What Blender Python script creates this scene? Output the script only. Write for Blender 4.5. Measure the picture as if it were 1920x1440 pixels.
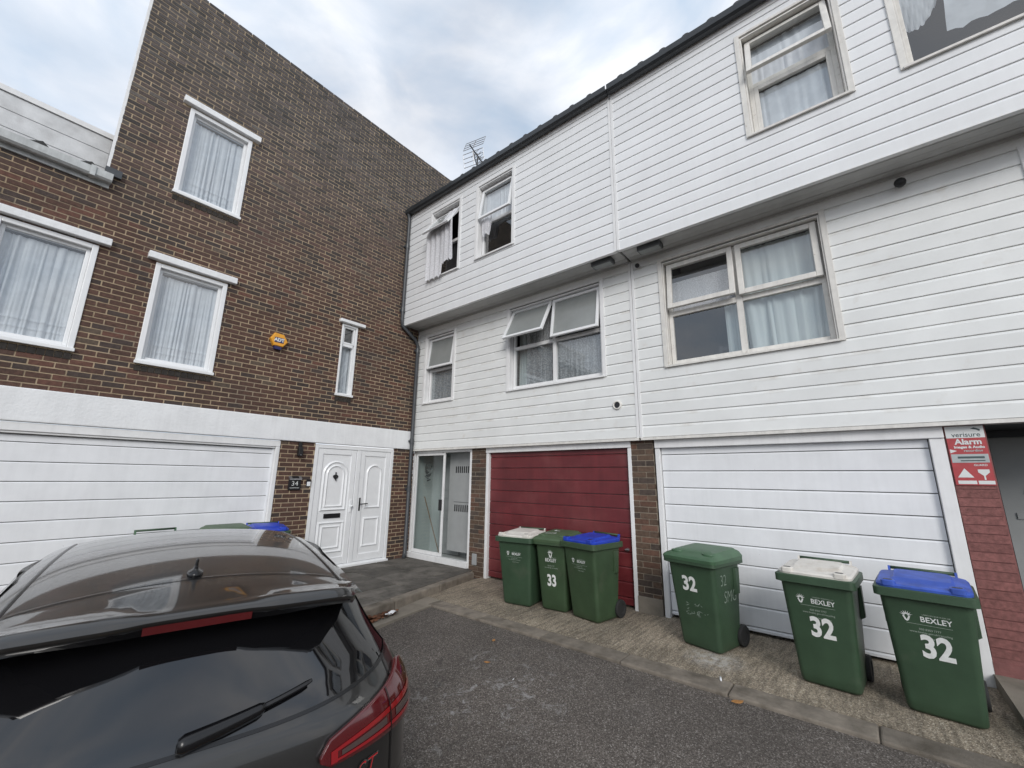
import bpy, bmesh, math, random
from mathutils import Vector, Matrix
random.seed(7)
R = math.radians
scene = bpy.context.scene
for o in list(bpy.data.objects):
    bpy.data.objects.remove(o)
C = bpy.context.collection

# ---------------------------------------------------------------- camera
YAW, PITCH, ROLL = 0.68424644, 0.22250836, 0.0120334
CAM = Vector((-5.53, -7.13, 1.634))
fwd = Vector((math.cos(PITCH)*math.cos(YAW), math.cos(PITCH)*math.sin(YAW), math.sin(PITCH)))
rgt = Vector((math.sin(YAW), -math.cos(YAW), 0))
upv = rgt.cross(fwd)
r2 = rgt*math.cos(ROLL) + upv*math.sin(ROLL)
u2 = upv*math.cos(ROLL) - rgt*math.sin(ROLL)
cd = bpy.data.cameras.new('camera')
cam = bpy.data.objects.new('camera', cd); C.objects.link(cam)
cd.sensor_width = 36; cd.lens = 779.77/1920*36
cd.clip_start = 0.05; cd.clip_end = 1500
cam.matrix_world = Matrix(((r2.x, u2.x, -fwd.x, CAM.x), (r2.y, u2.y, -fwd.y, CAM.y), (r2.z, u2.z, -fwd.z, CAM.z), (0, 0, 0, 1)))
scene.camera = cam

# ---------------------------------------------------------------- sky, sun, exposure
SUN_EL, SUN_AZ = R(27), R(224)          # azimuth measured counter-clockwise from +x, direction towards the sun
sdir = Vector((math.cos(SUN_EL)*math.cos(SUN_AZ), math.cos(SUN_EL)*math.sin(SUN_AZ), math.sin(SUN_EL)))
world = bpy.data.worlds.new('World'); scene.world = world; world.use_nodes = True
nt = world.node_tree; nt.nodes.clear()
def N(t, typ, **kw):
    n = t.nodes.new(typ)
    for k, v in kw.items():
        if k == 'inp':
            for i, x in v.items(): n.inputs[i].default_value = x
        else: setattr(n, k, v)
    return n
def ramp(t, src, stops, mode='LINEAR'):
    r = N(t, 'ShaderNodeValToRGB'); r.color_ramp.interpolation = mode
    e = r.color_ramp.elements
    while len(e) > 1: e.remove(e[-1])
    e[0].position, e[0].color = stops[0][0], stops[0][1]
    for p, c in stops[1:]:
        x = e.new(p); x.color = c
    t.links.new(src, r.inputs[0]); return r
def g4(v): return (v, v, v, 1)
sky = N(nt, 'ShaderNodeTexSky', sky_type='NISHITA', sun_disc=False, sun_elevation=SUN_EL, sun_rotation=R(90)-SUN_AZ)
sky.air_density = 1.0; sky.dust_density = 2.0
tc = N(nt, 'ShaderNodeTexCoord')
mp = N(nt, 'ShaderNodeMapping'); mp.inputs['Scale'].default_value = (1.0, 1.0, 1.9); mp.inputs['Location'].default_value = (3.1, 0.4, 1.3)
nt.links.new(tc.outputs['Generated'], mp.inputs[0])
n1 = N(nt, 'ShaderNodeTexNoise', inp={'Scale': 2.1, 'Detail': 7.0, 'Roughness': 0.52, 'Distortion': 0.35})
n2 = N(nt, 'ShaderNodeTexNoise', inp={'Scale': 4.3, 'Detail': 6.0, 'Roughness': 0.5, 'Distortion': 0.5})
nt.links.new(mp.outputs[0], n1.inputs['Vector']); nt.links.new(mp.outputs[0], n2.inputs['Vector'])
mask = ramp(nt, n1.outputs['Fac'], [(0.34, g4(0.74)), (0.5, g4(0.93)), (0.6, g4(1.0))])
ccol = ramp(nt, n2.outputs['Fac'], [(0.30, (5.2, 6.3, 7.7, 1)), (0.5, (7.0, 7.6, 8.5, 1)), (0.68, (9.3, 9.4, 9.7, 1))])
mx = N(nt, 'ShaderNodeMix', data_type='RGBA')
nt.links.new(mask.outputs[0], mx.inputs['Factor']); nt.links.new(sky.outputs[0], mx.inputs['A']); nt.links.new(ccol.outputs[0], mx.inputs['B'])
bg = N(nt, 'ShaderNodeBackground', inp={'Strength': 0.1})
wo = N(nt, 'ShaderNodeOutputWorld')
nt.links.new(mx.outputs['Result'], bg.inputs[0]); nt.links.new(bg.outputs[0], wo.inputs[0])
sl = bpy.data.lights.new('sun', 'SUN'); sl.energy = 1.5; sl.angle = R(24); sl.color = (1.0, 0.97, 0.93)
so = bpy.data.objects.new('sun', sl); C.objects.link(so)
so.rotation_euler = sdir.to_track_quat('Z', 'Y').to_euler()
vs = scene.view_settings
vs.view_transform = 'Standard'; vs.look = 'None'; vs.gamma = 1.0; vs.exposure = 0.26
scene.render.engine = 'CYCLES'
cy = scene.cycles
cy.max_bounces = 6; cy.diffuse_bounces = 3; cy.glossy_bounces = 3; cy.transmission_bounces = 2; cy.transparent_max_bounces = 10; cy.caustics_reflective = False; cy.caustics_refractive = False

# ---------------------------------------------------------------- materials
MATS = {}
def mat(name, col, rough=0.6, metal=0.0, var=0.12, scale=6.0, bump=0.0, bscale=80.0, spec=0.5, coat=0.0, attr=None, streak=0.0, objrand=0.0, detail=5.0, dirt=None):
    m = bpy.data.materials.new(name); m.use_nodes = True; t = m.node_tree
    b = t.nodes['Principled BSDF']
    b.inputs['Roughness'].default_value = rough; b.inputs['Metallic'].default_value = metal
    b.inputs['Specular IOR Level'].default_value = spec
    if coat: b.inputs['Coat Weight'].default_value = coat; b.inputs['Coat Roughness'].default_value = 0.04
    geo = N(t, 'ShaderNodeNewGeometry')
    def noise(sc, det, vec=None):
        n = N(t, 'ShaderNodeTexNoise', inp={'Scale': sc, 'Detail': det, 'Roughness': 0.6})
        t.links.new(vec or geo.outputs['Position'], n.inputs['Vector']); return n.outputs['Fac']
    if attr:
        a = N(t, 'ShaderNodeAttribute', attribute_name=attr); cur = a.outputs['Color']
    else:
        rgb = N(t, 'ShaderNodeRGB'); rgb.outputs[0].default_value = (*col, 1); cur = rgb.outputs[0]
    def mul(cur, fac):
        mm = N(t, 'ShaderNodeMix', data_type='RGBA', blend_type='MULTIPLY'); mm.inputs['Factor'].default_value = 1
        t.links.new(cur, mm.inputs['A']); t.links.new(fac, mm.inputs['B']); return mm.outputs['Result']
    if var:
        cur = mul(cur, ramp(t, noise(scale, detail), [(0.3, g4(1-var)), (0.7, g4(1+var))]).outputs[0])
    if streak:
        mp = N(t, 'ShaderNodeMapping'); mp.inputs['Scale'].default_value = (14, 14, 0.7); t.links.new(geo.outputs['Position'], mp.inputs[0])
        cur = mul(cur, ramp(t, noise(1.0, 5, mp.outputs[0]), [(0.34, g4(1-streak)), (0.56, g4(1))]).outputs[0])
    if objrand:
        oi = N(t, 'ShaderNodeObjectInfo')
        cur = mul(cur, ramp(t, oi.outputs['Random'], [(0, g4(1-objrand)), (1, g4(1+objrand*0.4))]).outputs[0])
    if dirt:
        dc, lo, hi, sc = dirt
        mm = N(t, 'ShaderNodeMix', data_type='RGBA'); mm.inputs['B'].default_value = (*dc, 1)
        t.links.new(cur, mm.inputs['A']); t.links.new(ramp(t, noise(sc, 8), [(lo, g4(0)), (hi, g4(1))]).outputs[0], mm.inputs['Factor']); cur = mm.outputs['Result']
    t.links.new(cur, b.inputs['Base Color'])
    if bump:
        bp = N(t, 'ShaderNodeBump', inp={'Strength': bump, 'Distance': 0.01})
        t.links.new(noise(bscale, 4), bp.inputs['Height']); t.links.new(bp.outputs[0], b.inputs['Normal'])
    if name == 'board_grimy':     # brown dirt lodged on the ledge at the top of each board
        tcn = N(t, 'ShaderNodeTexCoord'); sp = N(t, 'ShaderNodeSeparateXYZ'); t.links.new(tcn.outputs['Object'], sp.inputs[0])
        e = ramp(t, sp.outputs['Z'], [(0.100, g4(0)), (0.128, g4(1))]); pn = ramp(t, noise(3.0, 7), [(0.50, g4(0)), (0.75, g4(0.42))])
        mlt = N(t, 'ShaderNodeMath', operation='MULTIPLY'); t.links.new(e.outputs[0], mlt.inputs[0]); t.links.new(pn.outputs[0], mlt.inputs[1])
        mm = N(t, 'ShaderNodeMix', data_type='RGBA'); mm.inputs['B'].default_value = (0.36, 0.29, 0.21, 1); t.links.new(cur, mm.inputs['A']); t.links.new(mlt.outputs[0], mm.inputs['Factor']); t.links.new(mm.outputs['Result'], b.inputs['Base Color'])
    MATS[name] = m
    return m
mat('board', (0.80, 0.81, 0.82), 0.42, var=0.035, scale=2, objrand=0.035, streak=0.025, dirt=((0.22, 0.20, 0.18), 0.765, 0.79, 17))
mat('board_grimy', (0.79, 0.80, 0.79), 0.45, var=0.05, scale=2.5, objrand=0.04, dirt=((0.62, 0.58, 0.52), 0.62, 0.9, 4))
mat('backing', (0.22, 0.22, 0.22), 0.9)
mat('white_trim', (0.80, 0.80, 0.80), 0.4, var=0.05, streak=0.06)
mat('old_trim', (0.74, 0.72, 0.68), 0.5, var=0.08, scale=10, streak=0.12, dirt=((0.38, 0.33, 0.27), 0.64, 0.80, 16))
mat('upvc', (0.82, 0.83, 0.84), 0.3, var=0.03)
mat('render_white', (0.82, 0.83, 0.84), 0.7, var=0.05, scale=4, bump=0.5, bscale=30, streak=0.06, dirt=((0.35, 0.33, 0.30), 0.74, 0.78, 11))
mat('garage_white', (0.80, 0.81, 0.83), 0.4, var=0.05, scale=3, streak=0.035, dirt=((0.3, 0.28, 0.26), 0.73, 0.78, 14))
mat('garage_red', (0.140, 0.022, 0.026), 0.42, var=0.22, scale=3, streak=0.16, dirt=((0.20, 0.055, 0.055), 0.50, 0.80, 1.6))
mat('brick', (0.1, 0.07, 0.05), 0.85, attr='tint', var=0.32, scale=28, bump=0.5, bscale=120, detail=6, dirt=((0.040, 0.034, 0.030), 0.52, 0.86, 0.9))
mat('mortar', (0.45, 0.35, 0.235), 0.95, var=0.28, scale=5, bump=0.7, bscale=150, dirt=((0.20, 0.18, 0.155), 0.50, 0.75, 1.1))
mat('mortar_grey', (0.33, 0.28, 0.22), 0.95, var=0.25, scale=5, bump=0.6, bscale=150)
mat('red_paint', (0.22, 0.088, 0.082), 0.6, var=0.18, scale=9, bump=0.4, bscale=60)
mat('concrete', (0.25, 0.22, 0.18), 0.9, var=0.2, scale=2.2, bump=0.9, bscale=160, dirt=((0.10, 0.085, 0.06), 0.50, 0.80, 2.0))
mat('kerb', (0.22, 0.19, 0.155), 0.9, var=0.3, scale=7, bump=0.8, bscale=150, objrand=0.22, dirt=((0.075, 0.062, 0.045), 0.48, 0.78, 4.5))
mat('paving', (0.135, 0.122, 0.106), 0.85, var=0.35, scale=5, bump=0.5, bscale=120, objrand=0.3, dirt=((0.045, 0.041, 0.034), 0.44, 0.70, 3.2))
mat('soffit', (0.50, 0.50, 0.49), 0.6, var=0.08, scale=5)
mat('gutter_dark', (0.028, 0.032, 0.036), 0.35, var=0.2)
mat('roof_dark', (0.045, 0.045, 0.045), 0.8, var=0.3, bump=0.5)
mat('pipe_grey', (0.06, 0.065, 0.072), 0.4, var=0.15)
mat('pale_panel', (0.66, 0.67, 0.68), 0.75, var=0.14, scale=5, dirt=((0.46, 0.46, 0.46), 0.5, 0.8, 3), bump=0.3)
mat('pale_gutter', (0.52, 0.54, 0.54), 0.5, var=0.15, scale=8, streak=0.2)
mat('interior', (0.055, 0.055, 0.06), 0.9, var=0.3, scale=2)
mat('interior_pale', (0.42, 0.44, 0.435), 0.9, var=0.1, scale=2)
mat('black_plastic', (0.012, 0.012, 0.013), 0.45, var=0.2)
mat('rubber', (0.018, 0.018, 0.018), 0.8, var=0.2)
mat('steel', (0.45, 0.45, 0.46), 0.35, metal=0.9, var=0.15)
mat('alu_dark', (0.10, 0.105, 0.11), 0.5, metal=0.4, var=0.15)
mat('bin_green', (0.036, 0.071, 0.039), 0.48, var=0.14, scale=5, bump=0.12, bscale=400, dirt=((0.07, 0.09, 0.06), 0.60, 0.85, 3))
mat('bin_green_old', (0.038, 0.070, 0.033), 0.5, var=0.16, scale=5, bump=0.12, bscale=400, dirt=((0.08, 0.09, 0.06), 0.55, 0.85, 3))
mat('lid_olive', (0.066, 0.108, 0.055), 0.5, var=0.15, scale=7)
mat('lid_green', (0.06, 0.125, 0.068), 0.45, var=0.15, scale=7)
mat('lid_white', (0.66, 0.63, 0.58), 0.45, var=0.1, scale=9, dirt=((0.45, 0.38, 0.30), 0.56, 0.8, 6))
mat('lid_blue', (0.016, 0.050, 0.44), 0.42, var=0.2, scale=7)
mat('lid_blue_faded', (0.042, 0.095, 0.43), 0.5, var=0.25, scale=7)
mat('letter_white', (0.68, 0.70, 0.68), 0.6, var=0.12, scale=40)
mat('letter_faint', (0.36, 0.42, 0.36), 0.6, var=0.2, scale=60)
mat('scratch', (0.22, 0.28, 0.23), 0.7, var=0.3, scale=80)
mat('number_white', (0.74, 0.75, 0.73), 0.5, var=0.1, scale=30)
mat('alarm_yellow', (0.78, 0.36, 0.035), 0.4, var=0.06)
mat('alarm_navy', (0.018, 0.02, 0.11), 0.35)
mat('sign_black', (0.012, 0.012, 0.014), 0.3)
mat('sign_red', (0.42, 0.06, 0.065), 0.45, var=0.1, scale=20)
mat('sign_white', (0.70, 0.72, 0.71), 0.5, var=0.06)
mat('sign_grey', (0.42, 0.46, 0.46), 0.5, var=0.1, scale=20)
mat('slate_text', (0.06, 0.085, 0.09), 0.5)
mat('leaf_brown', (0.16, 0.065, 0.03), 0.8, attr='tint', var=0.2, scale=40)
mat('leaf_orange', (0.36, 0.17, 0.05), 0.7, var=0.25, scale=60)
mat('paper', (0.75, 0.76, 0.77), 0.7, var=0.05)
mat('wood', (0.20, 0.13, 0.08), 0.7, var=0.2, scale=20)
mat('porch_door', (0.30, 0.31, 0.31), 0.5, var=0.05)
mat('cupboard_grey', (0.34, 0.35, 0.35), 0.5, var=0.05)
mat('car_paint', (0.036, 0.035, 0.034), 0.32, metal=0.65, var=0.04, coat=1.0)
mat('car_black', (0.006, 0.006, 0.007), 0.25, var=0.1)
mat('car_glass', (0.006, 0.006, 0.007), 0.03, var=0.0, spec=1.0)
mat('tail_red', (0.085, 0.004, 0.006), 0.12, var=0.1, coat=1.0)
mat('tail_bright', (0.26, 0.008, 0.012), 0.12, var=0.05, coat=1.0)
mat('tail_clear', (0.07, 0.045, 0.042), 0.1, var=0.1, coat=1.0)
mat('badge_red', (0.45, 0.02, 0.025), 0.35)
mat('chrome', (0.6, 0.6, 0.6), 0.2, metal=1.0, var=0.0)
mat('frosted', (0.27, 0.285, 0.28), 0.16, var=0.08, scale=3, spec=0.6)

def glass_mat(name, tint, gloss_base, ior):
    m = bpy.data.materials.new(name); m.use_nodes = True; t = m.node_tree; t.nodes.clear()
    o = N(t, 'ShaderNodeOutputMaterial'); lw = N(t, 'ShaderNodeLayerWeight', inp={'Blend': 0.5}); f = N(t, 'ShaderNodeMath', operation='POWER'); f.inputs[1].default_value = 4.0; t.links.new(lw.outputs['Facing'], f.inputs[0])
    a = N(t, 'ShaderNodeMath', operation='ADD', use_clamp=True); a.inputs[1].default_value = gloss_base
    tr = N(t, 'ShaderNodeBsdfTransparent'); tr.inputs[0].default_value = (*tint, 1)
    gl = N(t, 'ShaderNodeBsdfGlossy'); gl.inputs['Roughness'].default_value = 0.015
    mx = N(t, 'ShaderNodeMixShader')
    t.links.new(f.outputs[0], a.inputs[0]); t.links.new(a.outputs[0], mx.inputs[0]); t.links.new(tr.outputs[0], mx.inputs[1]); t.links.new(gl.outputs[0], mx.inputs[2]); t.links.new(mx.outputs[0], o.inputs[0])
    MATS[name] = m
glass_mat('glass', (0.92, 0.95, 0.96), 0.17, 1.6)
glass_mat('glass_green', (0.82, 0.88, 0.87), 0.07, 1.5)

def fabric_mat(name, col, opac, scale, contrast):
    m = bpy.data.materials.new(name); m.use_nodes = True; t = m.node_tree; t.nodes.clear()
    o = N(t, 'ShaderNodeOutputMaterial'); geo = N(t, 'ShaderNodeNewGeometry')
    d = N(t, 'ShaderNodeBsdfDiffuse'); d.inputs[0].default_value = (*col, 1)
    tl = N(t, 'ShaderNodeBsdfTranslucent'); tl.inputs[0].default_value = (*col, 1)
    m1 = N(t, 'ShaderNodeMixShader'); m1.inputs[0].default_value = 0.15
    tr = N(t, 'ShaderNodeBsdfTransparent'); m2 = N(t, 'ShaderNodeMixShader')
    n = N(t, 'ShaderNodeTexNoise', inp={'Scale': scale, 'Detail': 3.0}); t.links.new(geo.outputs['Position'], n.inputs['Vector'])
    r = ramp(t, n.outputs['Fac'], [(0.42, g4(max(0, opac-contrast))), (0.60, g4(min(1, opac+contrast)))])
    t.links.new(r.outputs[0], m2.inputs[0])
    t.links.new(d.outputs[0], m1.inputs[1]); t.links.new(tl.outputs[0], m1.inputs[2]); t.links.new(tr.outputs[0], m2.inputs[1]); t.links.new(m1.outputs[0], m2.inputs[2]); t.links.new(m2.outputs[0], o.inputs[0])
    MATS[name] = m
fabric_mat('net', (0.86, 0.88, 0.92), 0.95, 8, 0.04)
fabric_mat('lace', (0.82, 0.82, 0.85), 0.80, 110, 0.18)
fabric_mat('drape', (0.68, 0.74, 0.74), 1.0, 5, 0.0)
fabric_mat('grey_net', (0.50, 0.52, 0.54), 0.8, 40, 0.16)

def asphalt_mat():
    m = bpy.data.materials.new('asphalt'); m.use_nodes = True; t = m.node_tree; b = t.nodes['Principled BSDF']; b.inputs['Roughness'].default_value = 0.9
    geo = N(t, 'ShaderNodeNewGeometry'); P = geo.outputs['Position']
    def noise(sc, det=4.0, rough=0.6, dist=0.0):
        n = N(t, 'ShaderNodeTexNoise', inp={'Scale': sc, 'Detail': det, 'Roughness': rough, 'Distortion': dist}); t.links.new(P, n.inputs['Vector']); return n.outputs['Fac']
    def mix(a, bcol, f, blend='MIX'):
        x = N(t, 'ShaderNodeMix', data_type='RGBA', blend_type=blend)
        if isinstance(a, tuple): x.inputs['A'].default_value = a
        else: t.links.new(a, x.inputs['A'])
        if isinstance(bcol, tuple): x.inputs['B'].default_value = bcol
        else: t.links.new(bcol, x.inputs['B'])
        if isinstance(f, float): x.inputs['Factor'].default_value = f
        else: t.links.new(f, x.inputs['Factor'])
        return x.outputs['Result']
    vo = N(t, 'ShaderNodeTexVoronoi', inp={'Scale': 130.0}); t.links.new(P, vo.inputs['Vector'])
    sep = N(t, 'ShaderNodeSeparateColor'); t.links.new(vo.outputs['Color'], sep.inputs[0])
    chips = ramp(t, sep.outputs[0], [(0.0, (0.058, 0.048, 0.041, 1)), (0.5, (0.112, 0.096, 0.083, 1)), (0.88, (0.178, 0.156, 0.138, 1)), (1.0, (0.31, 0.285, 0.26, 1))])
    cur = mix(chips.outputs[0], ramp(t, noise(0.9, 6), [(0.3, g4(0.72)), (0.7, g4(1.22))]).outputs[0], 1.0, 'MULTIPLY')
    cur = mix(cur, (0.035, 0.033, 0.031, 1), ramp(t, noise(1.7, 5, 0.7, 1.0), [(0.60, g4(0)), (0.74, g4(0.7))]).outputs[0])
    cur = mix(cur, (0.17, 0.16, 0.15, 1), ramp(t, noise(2.6, 7, 0.75, 0.6), [(0.56, g4(0)), (0.80, g4(0.35))]).outputs[0])
    # spilt white paint: splashes in one patch of the yard
    mp = N(t, 'ShaderNodeMapping', vector_type='POINT'); mp.inputs['Location'].default_value = (2.60, 4.50, 0.0); t.links.new(P, mp.inputs[0])
    ln = N(t, 'ShaderNodeVectorMath', operation='LENGTH'); t.links.new(mp.outputs[0], ln.inputs[0])
    area = ramp(t, ln.outputs['Value'], [(0.25, g4(1)), (0.95, g4(0))])
    sp = ramp(t, noise(7.5, 8, 0.75, 0.8), [(0.555, g4(0)), (0.66, g4(1))])
    mm = N(t, 'ShaderNodeMath', operation='MULTIPLY'); t.links.new(area.outputs[0], mm.inputs[0]); t.links.new(sp.outputs[0], mm.inputs[1])
    cur = mix(cur, (0.36, 0.355, 0.35, 1), mm.outputs[0])
    t.links.new(cur, b.inputs['Base Color'])
    bp = N(t, 'ShaderNodeBump', inp={'Strength': 1.0, 'Distance': 0.006}); t.links.new(vo.outputs['Distance'], bp.inputs['Height']); t.links.new(bp.outputs[0], b.inputs['Normal'])
    MATS['asphalt'] = m
asphalt_mat()

def apron_mat():
    # brushed concrete with exposed aggregate and a patch of spilt white powder
    m = bpy.data.materials.new('apron'); m.use_nodes = True; t = m.node_tree; b = t.nodes['Principled BSDF']; b.inputs['Roughness'].default_value = 0.92
    geo = N(t, 'ShaderNodeNewGeometry'); P = geo.outputs['Position']
    def noise(sc, det=4.0, rough=0.6, dist=0.0, vec=None):
        n = N(t, 'ShaderNodeTexNoise', inp={'Scale': sc, 'Detail': det, 'Roughness': rough, 'Distortion': dist}); t.links.new(vec or P, n.inputs['Vector']); return n.outputs['Fac']
    def mix(a, bcol, f, blend='MIX'):
        x = N(t, 'ShaderNodeMix', data_type='RGBA', blend_type=blend)
        t.links.new(a, x.inputs['A'])
        if isinstance(bcol, tuple): x.inputs['B'].default_value = bcol
        else: t.links.new(bcol, x.inputs['B'])
        if isinstance(f, float): x.inputs['Factor'].default_value = f
        else: t.links.new(f, x.inputs['Factor'])
        return x.outputs['Result']
    vo = N(t, 'ShaderNodeTexVoronoi', inp={'Scale': 125.0}); t.links.new(P, vo.inputs['Vector'])
    sep = N(t, 'ShaderNodeSeparateColor'); t.links.new(vo.outputs['Color'], sep.inputs[0])
    cur = ramp(t, sep.outputs[0], [(0.0, (0.15, 0.122, 0.088, 1)), (0.5, (0.29, 0.24, 0.178, 1)), (0.88, (0.40, 0.34, 0.26, 1)), (1.0, (0.55, 0.49, 0.40, 1))]).outputs[0]
    cur = mix(cur, ramp(t, noise(1.6, 6), [(0.3, g4(0.62)), (0.7, g4(1.25))]).outputs[0], 1.0, 'MULTIPLY')
    mpg = N(t, 'ShaderNodeMapping'); mpg.inputs['Scale'].default_value = (3, 26, 3); mpg.inputs['Rotation'].default_value = (0, 0, R(24)); t.links.new(P, mpg.inputs[0])
    cur = mix(cur, ramp(t, noise(1.0, 3, 0.5, 0.0, mpg.outputs[0]), [(0.38, g4(0.72)), (0.55, g4(1.08))]).outputs[0], 1.0, 'MULTIPLY')
    mp = N(t, 'ShaderNodeMapping'); mp.inputs['Location'].default_value = (0.93, 5.86, 0.0); t.links.new(P, mp.inputs[0])
    ln = N(t, 'ShaderNodeVectorMath', operation='LENGTH'); t.links.new(mp.outputs[0], ln.inputs[0])
    area = ramp(t, ln.outputs['Value'], [(0.02, g4(0.9)), (0.30, g4(0.0))])
    sp = ramp(t, noise(14, 8, 0.75), [(0.40, g4(0)), (0.62, g4(1))])
    mm = N(t, 'ShaderNodeMath', operation='MULTIPLY'); t.links.new(area.outputs[0], mm.inputs[0]); t.links.new(sp.outputs[0], mm.inputs[1])
    cur = mix(cur, (0.62, 0.61, 0.59, 1), mm.outputs[0])
    t.links.new(cur, b.inputs['Base Color'])
    bp = N(t, 'ShaderNodeBump', inp={'Strength': 0.9, 'Distance': 0.006}); t.links.new(vo.outputs['Distance'], bp.inputs['Height']); t.links.new(bp.outputs[0], b.inputs['Normal'])
    MATS['apron'] = m
apron_mat()
# ---------------------------------------------------------------- helpers
WL = {}
def FA(u, o, z): return Vector((u, -o, z))       # brick facade: u along the wall, o outwards
def FB(u, o, z): return Vector((-o, -u, z))      # boarded facade
def FI(x, y, z): return Vector((x, y, z))
class MB:
    def __init__(s): s.v = []; s.f = []
    def quad(s, a, b, c, d):
        n = len(s.v); s.v += [Vector(a), Vector(b), Vector(c), Vector(d)]; s.f.append((n, n+1, n+2, n+3)); return s
    def box(s, F, a0, a1, b0, b1, c0, c1):
        n = len(s.v)
        for c in (c0, c1):
            for b in (b0, b1):
                for a in (a0, a1): s.v.append(F(a, b, c))
        s.f += [(n+i, n+j, n+k, n+l) for i, j, k, l in ((0, 2, 3, 1), (4, 5, 7, 6), (0, 1, 5, 4), (2, 6, 7, 3), (0, 4, 6, 2), (1, 3, 7, 5))]
        return s
    def rings(s, rings, cap=True, closed=True):
        n0 = len(s.v); m = len(rings[0])
        for r in rings: s.v += [Vector(p) for p in r]
        for i in range(len(rings)-1):
            for j in range(m if closed else m-1):
                k = (j+1) % m
                s.f.append((n0+i*m+j, n0+i*m+k, n0+(i+1)*m+k, n0+(i+1)*m+j))
        if cap and closed:
            s.f.append(tuple(n0+j for j in range(m))[::-1]); s.f.append(tuple(n0+(len(rings)-1)*m+j for j in range(m)))
        return s
    def tube(s, pts, r, n=10, cap=True):
        pts = [Vector(p) for p in pts]; rings = []
        rs = r if isinstance(r, (list, tuple)) else [r]*len(pts)
        for i, p in enumerate(pts):
            d = (pts[min(i+1, len(pts)-1)]-pts[max(i-1, 0)]).normalized()
            a = Vector((0, 0, 1)) if abs(d.z) < 0.9 else Vector((1, 0, 0))
            x = d.cross(a).normalized(); y = d.cross(x)
            rings.append([p+(x*math.cos(2*math.pi*k/n)+y*math.sin(2*math.pi*k/n))*rs[i] for k in range(n)])
        return s.rings(rings, cap)
    def prism(s, F, poly, c0, c1):
        # poly of (a, c) points, extruded along the second axis from c0 to c1
        n = len(s.v); m = len(poly)
        for b in (c0, c1):
            for a, c in poly: s.v.append(F(a, b, c))
        s.f.append(tuple(range(n, n+m))); s.f.append(tuple(range(n+m, n+2*m))[::-1])
        for i in range(m):
            j = (i+1) % m; s.f.append((n+i, n+j, n+m+j, n+m+i))
        return s
    def build(s, name, m, parent=None, smooth=False, fix=True, bevel=0, wl=None):
        base = WL.get(parent.name, Vector()) if parent else Vector()
        me = bpy.data.meshes.new(name); me.from_pydata([v-base for v in s.v], [], s.f)
        if fix:
            bm = bmesh.new(); bm.from_mesh(me); bmesh.ops.recalc_face_normals(bm, faces=bm.faces); bm.to_mesh(me); bm.free()
        if smooth:
            for p in me.polygons: p.use_smooth = True
        me.materials.append(MATS[m])
        return link(name, me, parent, bevel)
def link(name, me, parent=None, bevel=0):
    o = bpy.data.objects.new(name, me); C.objects.link(o)
    if parent: o.parent = parent; WL[o.name] = WL.get(parent.name, Vector())
    if bevel:
        b = o.modifiers.new('bevel', 'BEVEL'); b.width = bevel; b.segments = 2; b.limit_method = 'ANGLE'
    return o
def tag(o, label, cat, group=None):
    o['label'] = label; o['category'] = cat
    if group: o['group'] = group
    return o
def thing(name, loc, label, cat, group=None, rz=0.0, local=False):
    o = bpy.data.objects.new(name, None); C.objects.link(o); o.location = loc; o.rotation_euler.z = rz; o.empty_display_size = 0.2
    WL[o.name] = Vector() if local else Vector(loc)
    return tag(o, label, cat, group)
def struct(o): o['kind'] = 'structure'; return o
def setting(name, m, mb, **kw): return struct(mb.build(name, m, **kw))
def text_mesh(s, size, bold=0.0, shear=0.0, align='CENTER', space=1.0):
    cu = bpy.data.curves.new('t', 'FONT'); cu.body = s; cu.size = size; cu.offset = bold; cu.shear = shear
    cu.align_x = align; cu.align_y = 'CENTER'; cu.resolution_u = 3; cu.space_character = space; cu.fill_mode = 'FRONT'
    ob = bpy.data.objects.new('t', cu); C.objects.link(ob)
    bpy.context.view_layer.update()
    me = bpy.data.meshes.new_from_object(ob.evaluated_get(bpy.context.evaluated_depsgraph_get()))
    vs = [v.co.copy() for v in me.vertices]; fs = [tuple(p.vertices) for p in me.polygons]
    bpy.data.objects.remove(ob); bpy.data.curves.remove(cu); bpy.data.meshes.remove(me)
    return vs, fs
def add_text(mb, s, size, fn, bold=0.0, shear=0.0, align='CENTER', sx=1.0, space=1.0):
    # fn maps text-plane (x, y) to a point
    vs, fs = text_mesh(s, size, bold, shear, align, space); n = len(mb.v)
    mb.v += [fn(v.x*sx, v.y) for v in vs]; mb.f += [tuple(i+n for i in f) for f in fs]
def cut(a, b, holes):
    segs = [(a, b)]
    for h0, h1 in holes:
        out = []
        for s0, s1 in segs:
            if h1 <= s0 or h0 >= s1: out.append((s0, s1)); continue
            if h0 > s0: out.append((s0, h0))
            if h1 < s1: out.append((h1, s1))
        segs = out
    return segs
def sheet(mb, F, rect, holes, o, rev=0.0):
    # flat wall face with rectangular openings (u0,u1,z0,z1) and reveals
    u0, u1, z0, z1 = rect
    zs = sorted(set([z0, z1]+[min(max(z, z0), z1) for h in holes for z in h[2:4]]))
    for a, b in zip(zs, zs[1:]):
        m = (a+b)/2
        for s0, s1 in cut(u0, u1, [(h[0], h[1]) for h in holes if h[2] < m < h[3]]):
            mb.quad(F(s0, o, a), F(s1, o, a), F(s1, o, b), F(s0, o, b))
    if rev:
        for h in holes:
            a, b, c, d = h[:4]
            mb.quad(F(a, o, c), F(a, o-rev, c), F(a, o-rev, d), F(a, o, d)); mb.quad(F(b, o, c), F(b, o-rev, c), F(b, o-rev, d), F(b, o, d))
            mb.quad(F(a, o, c), F(b, o, c), F(b, o-rev, c), F(a, o-rev, c)); mb.quad(F(a, o, d), F(b, o, d), F(b, o-rev, d), F(a, o-rev, d))
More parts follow.
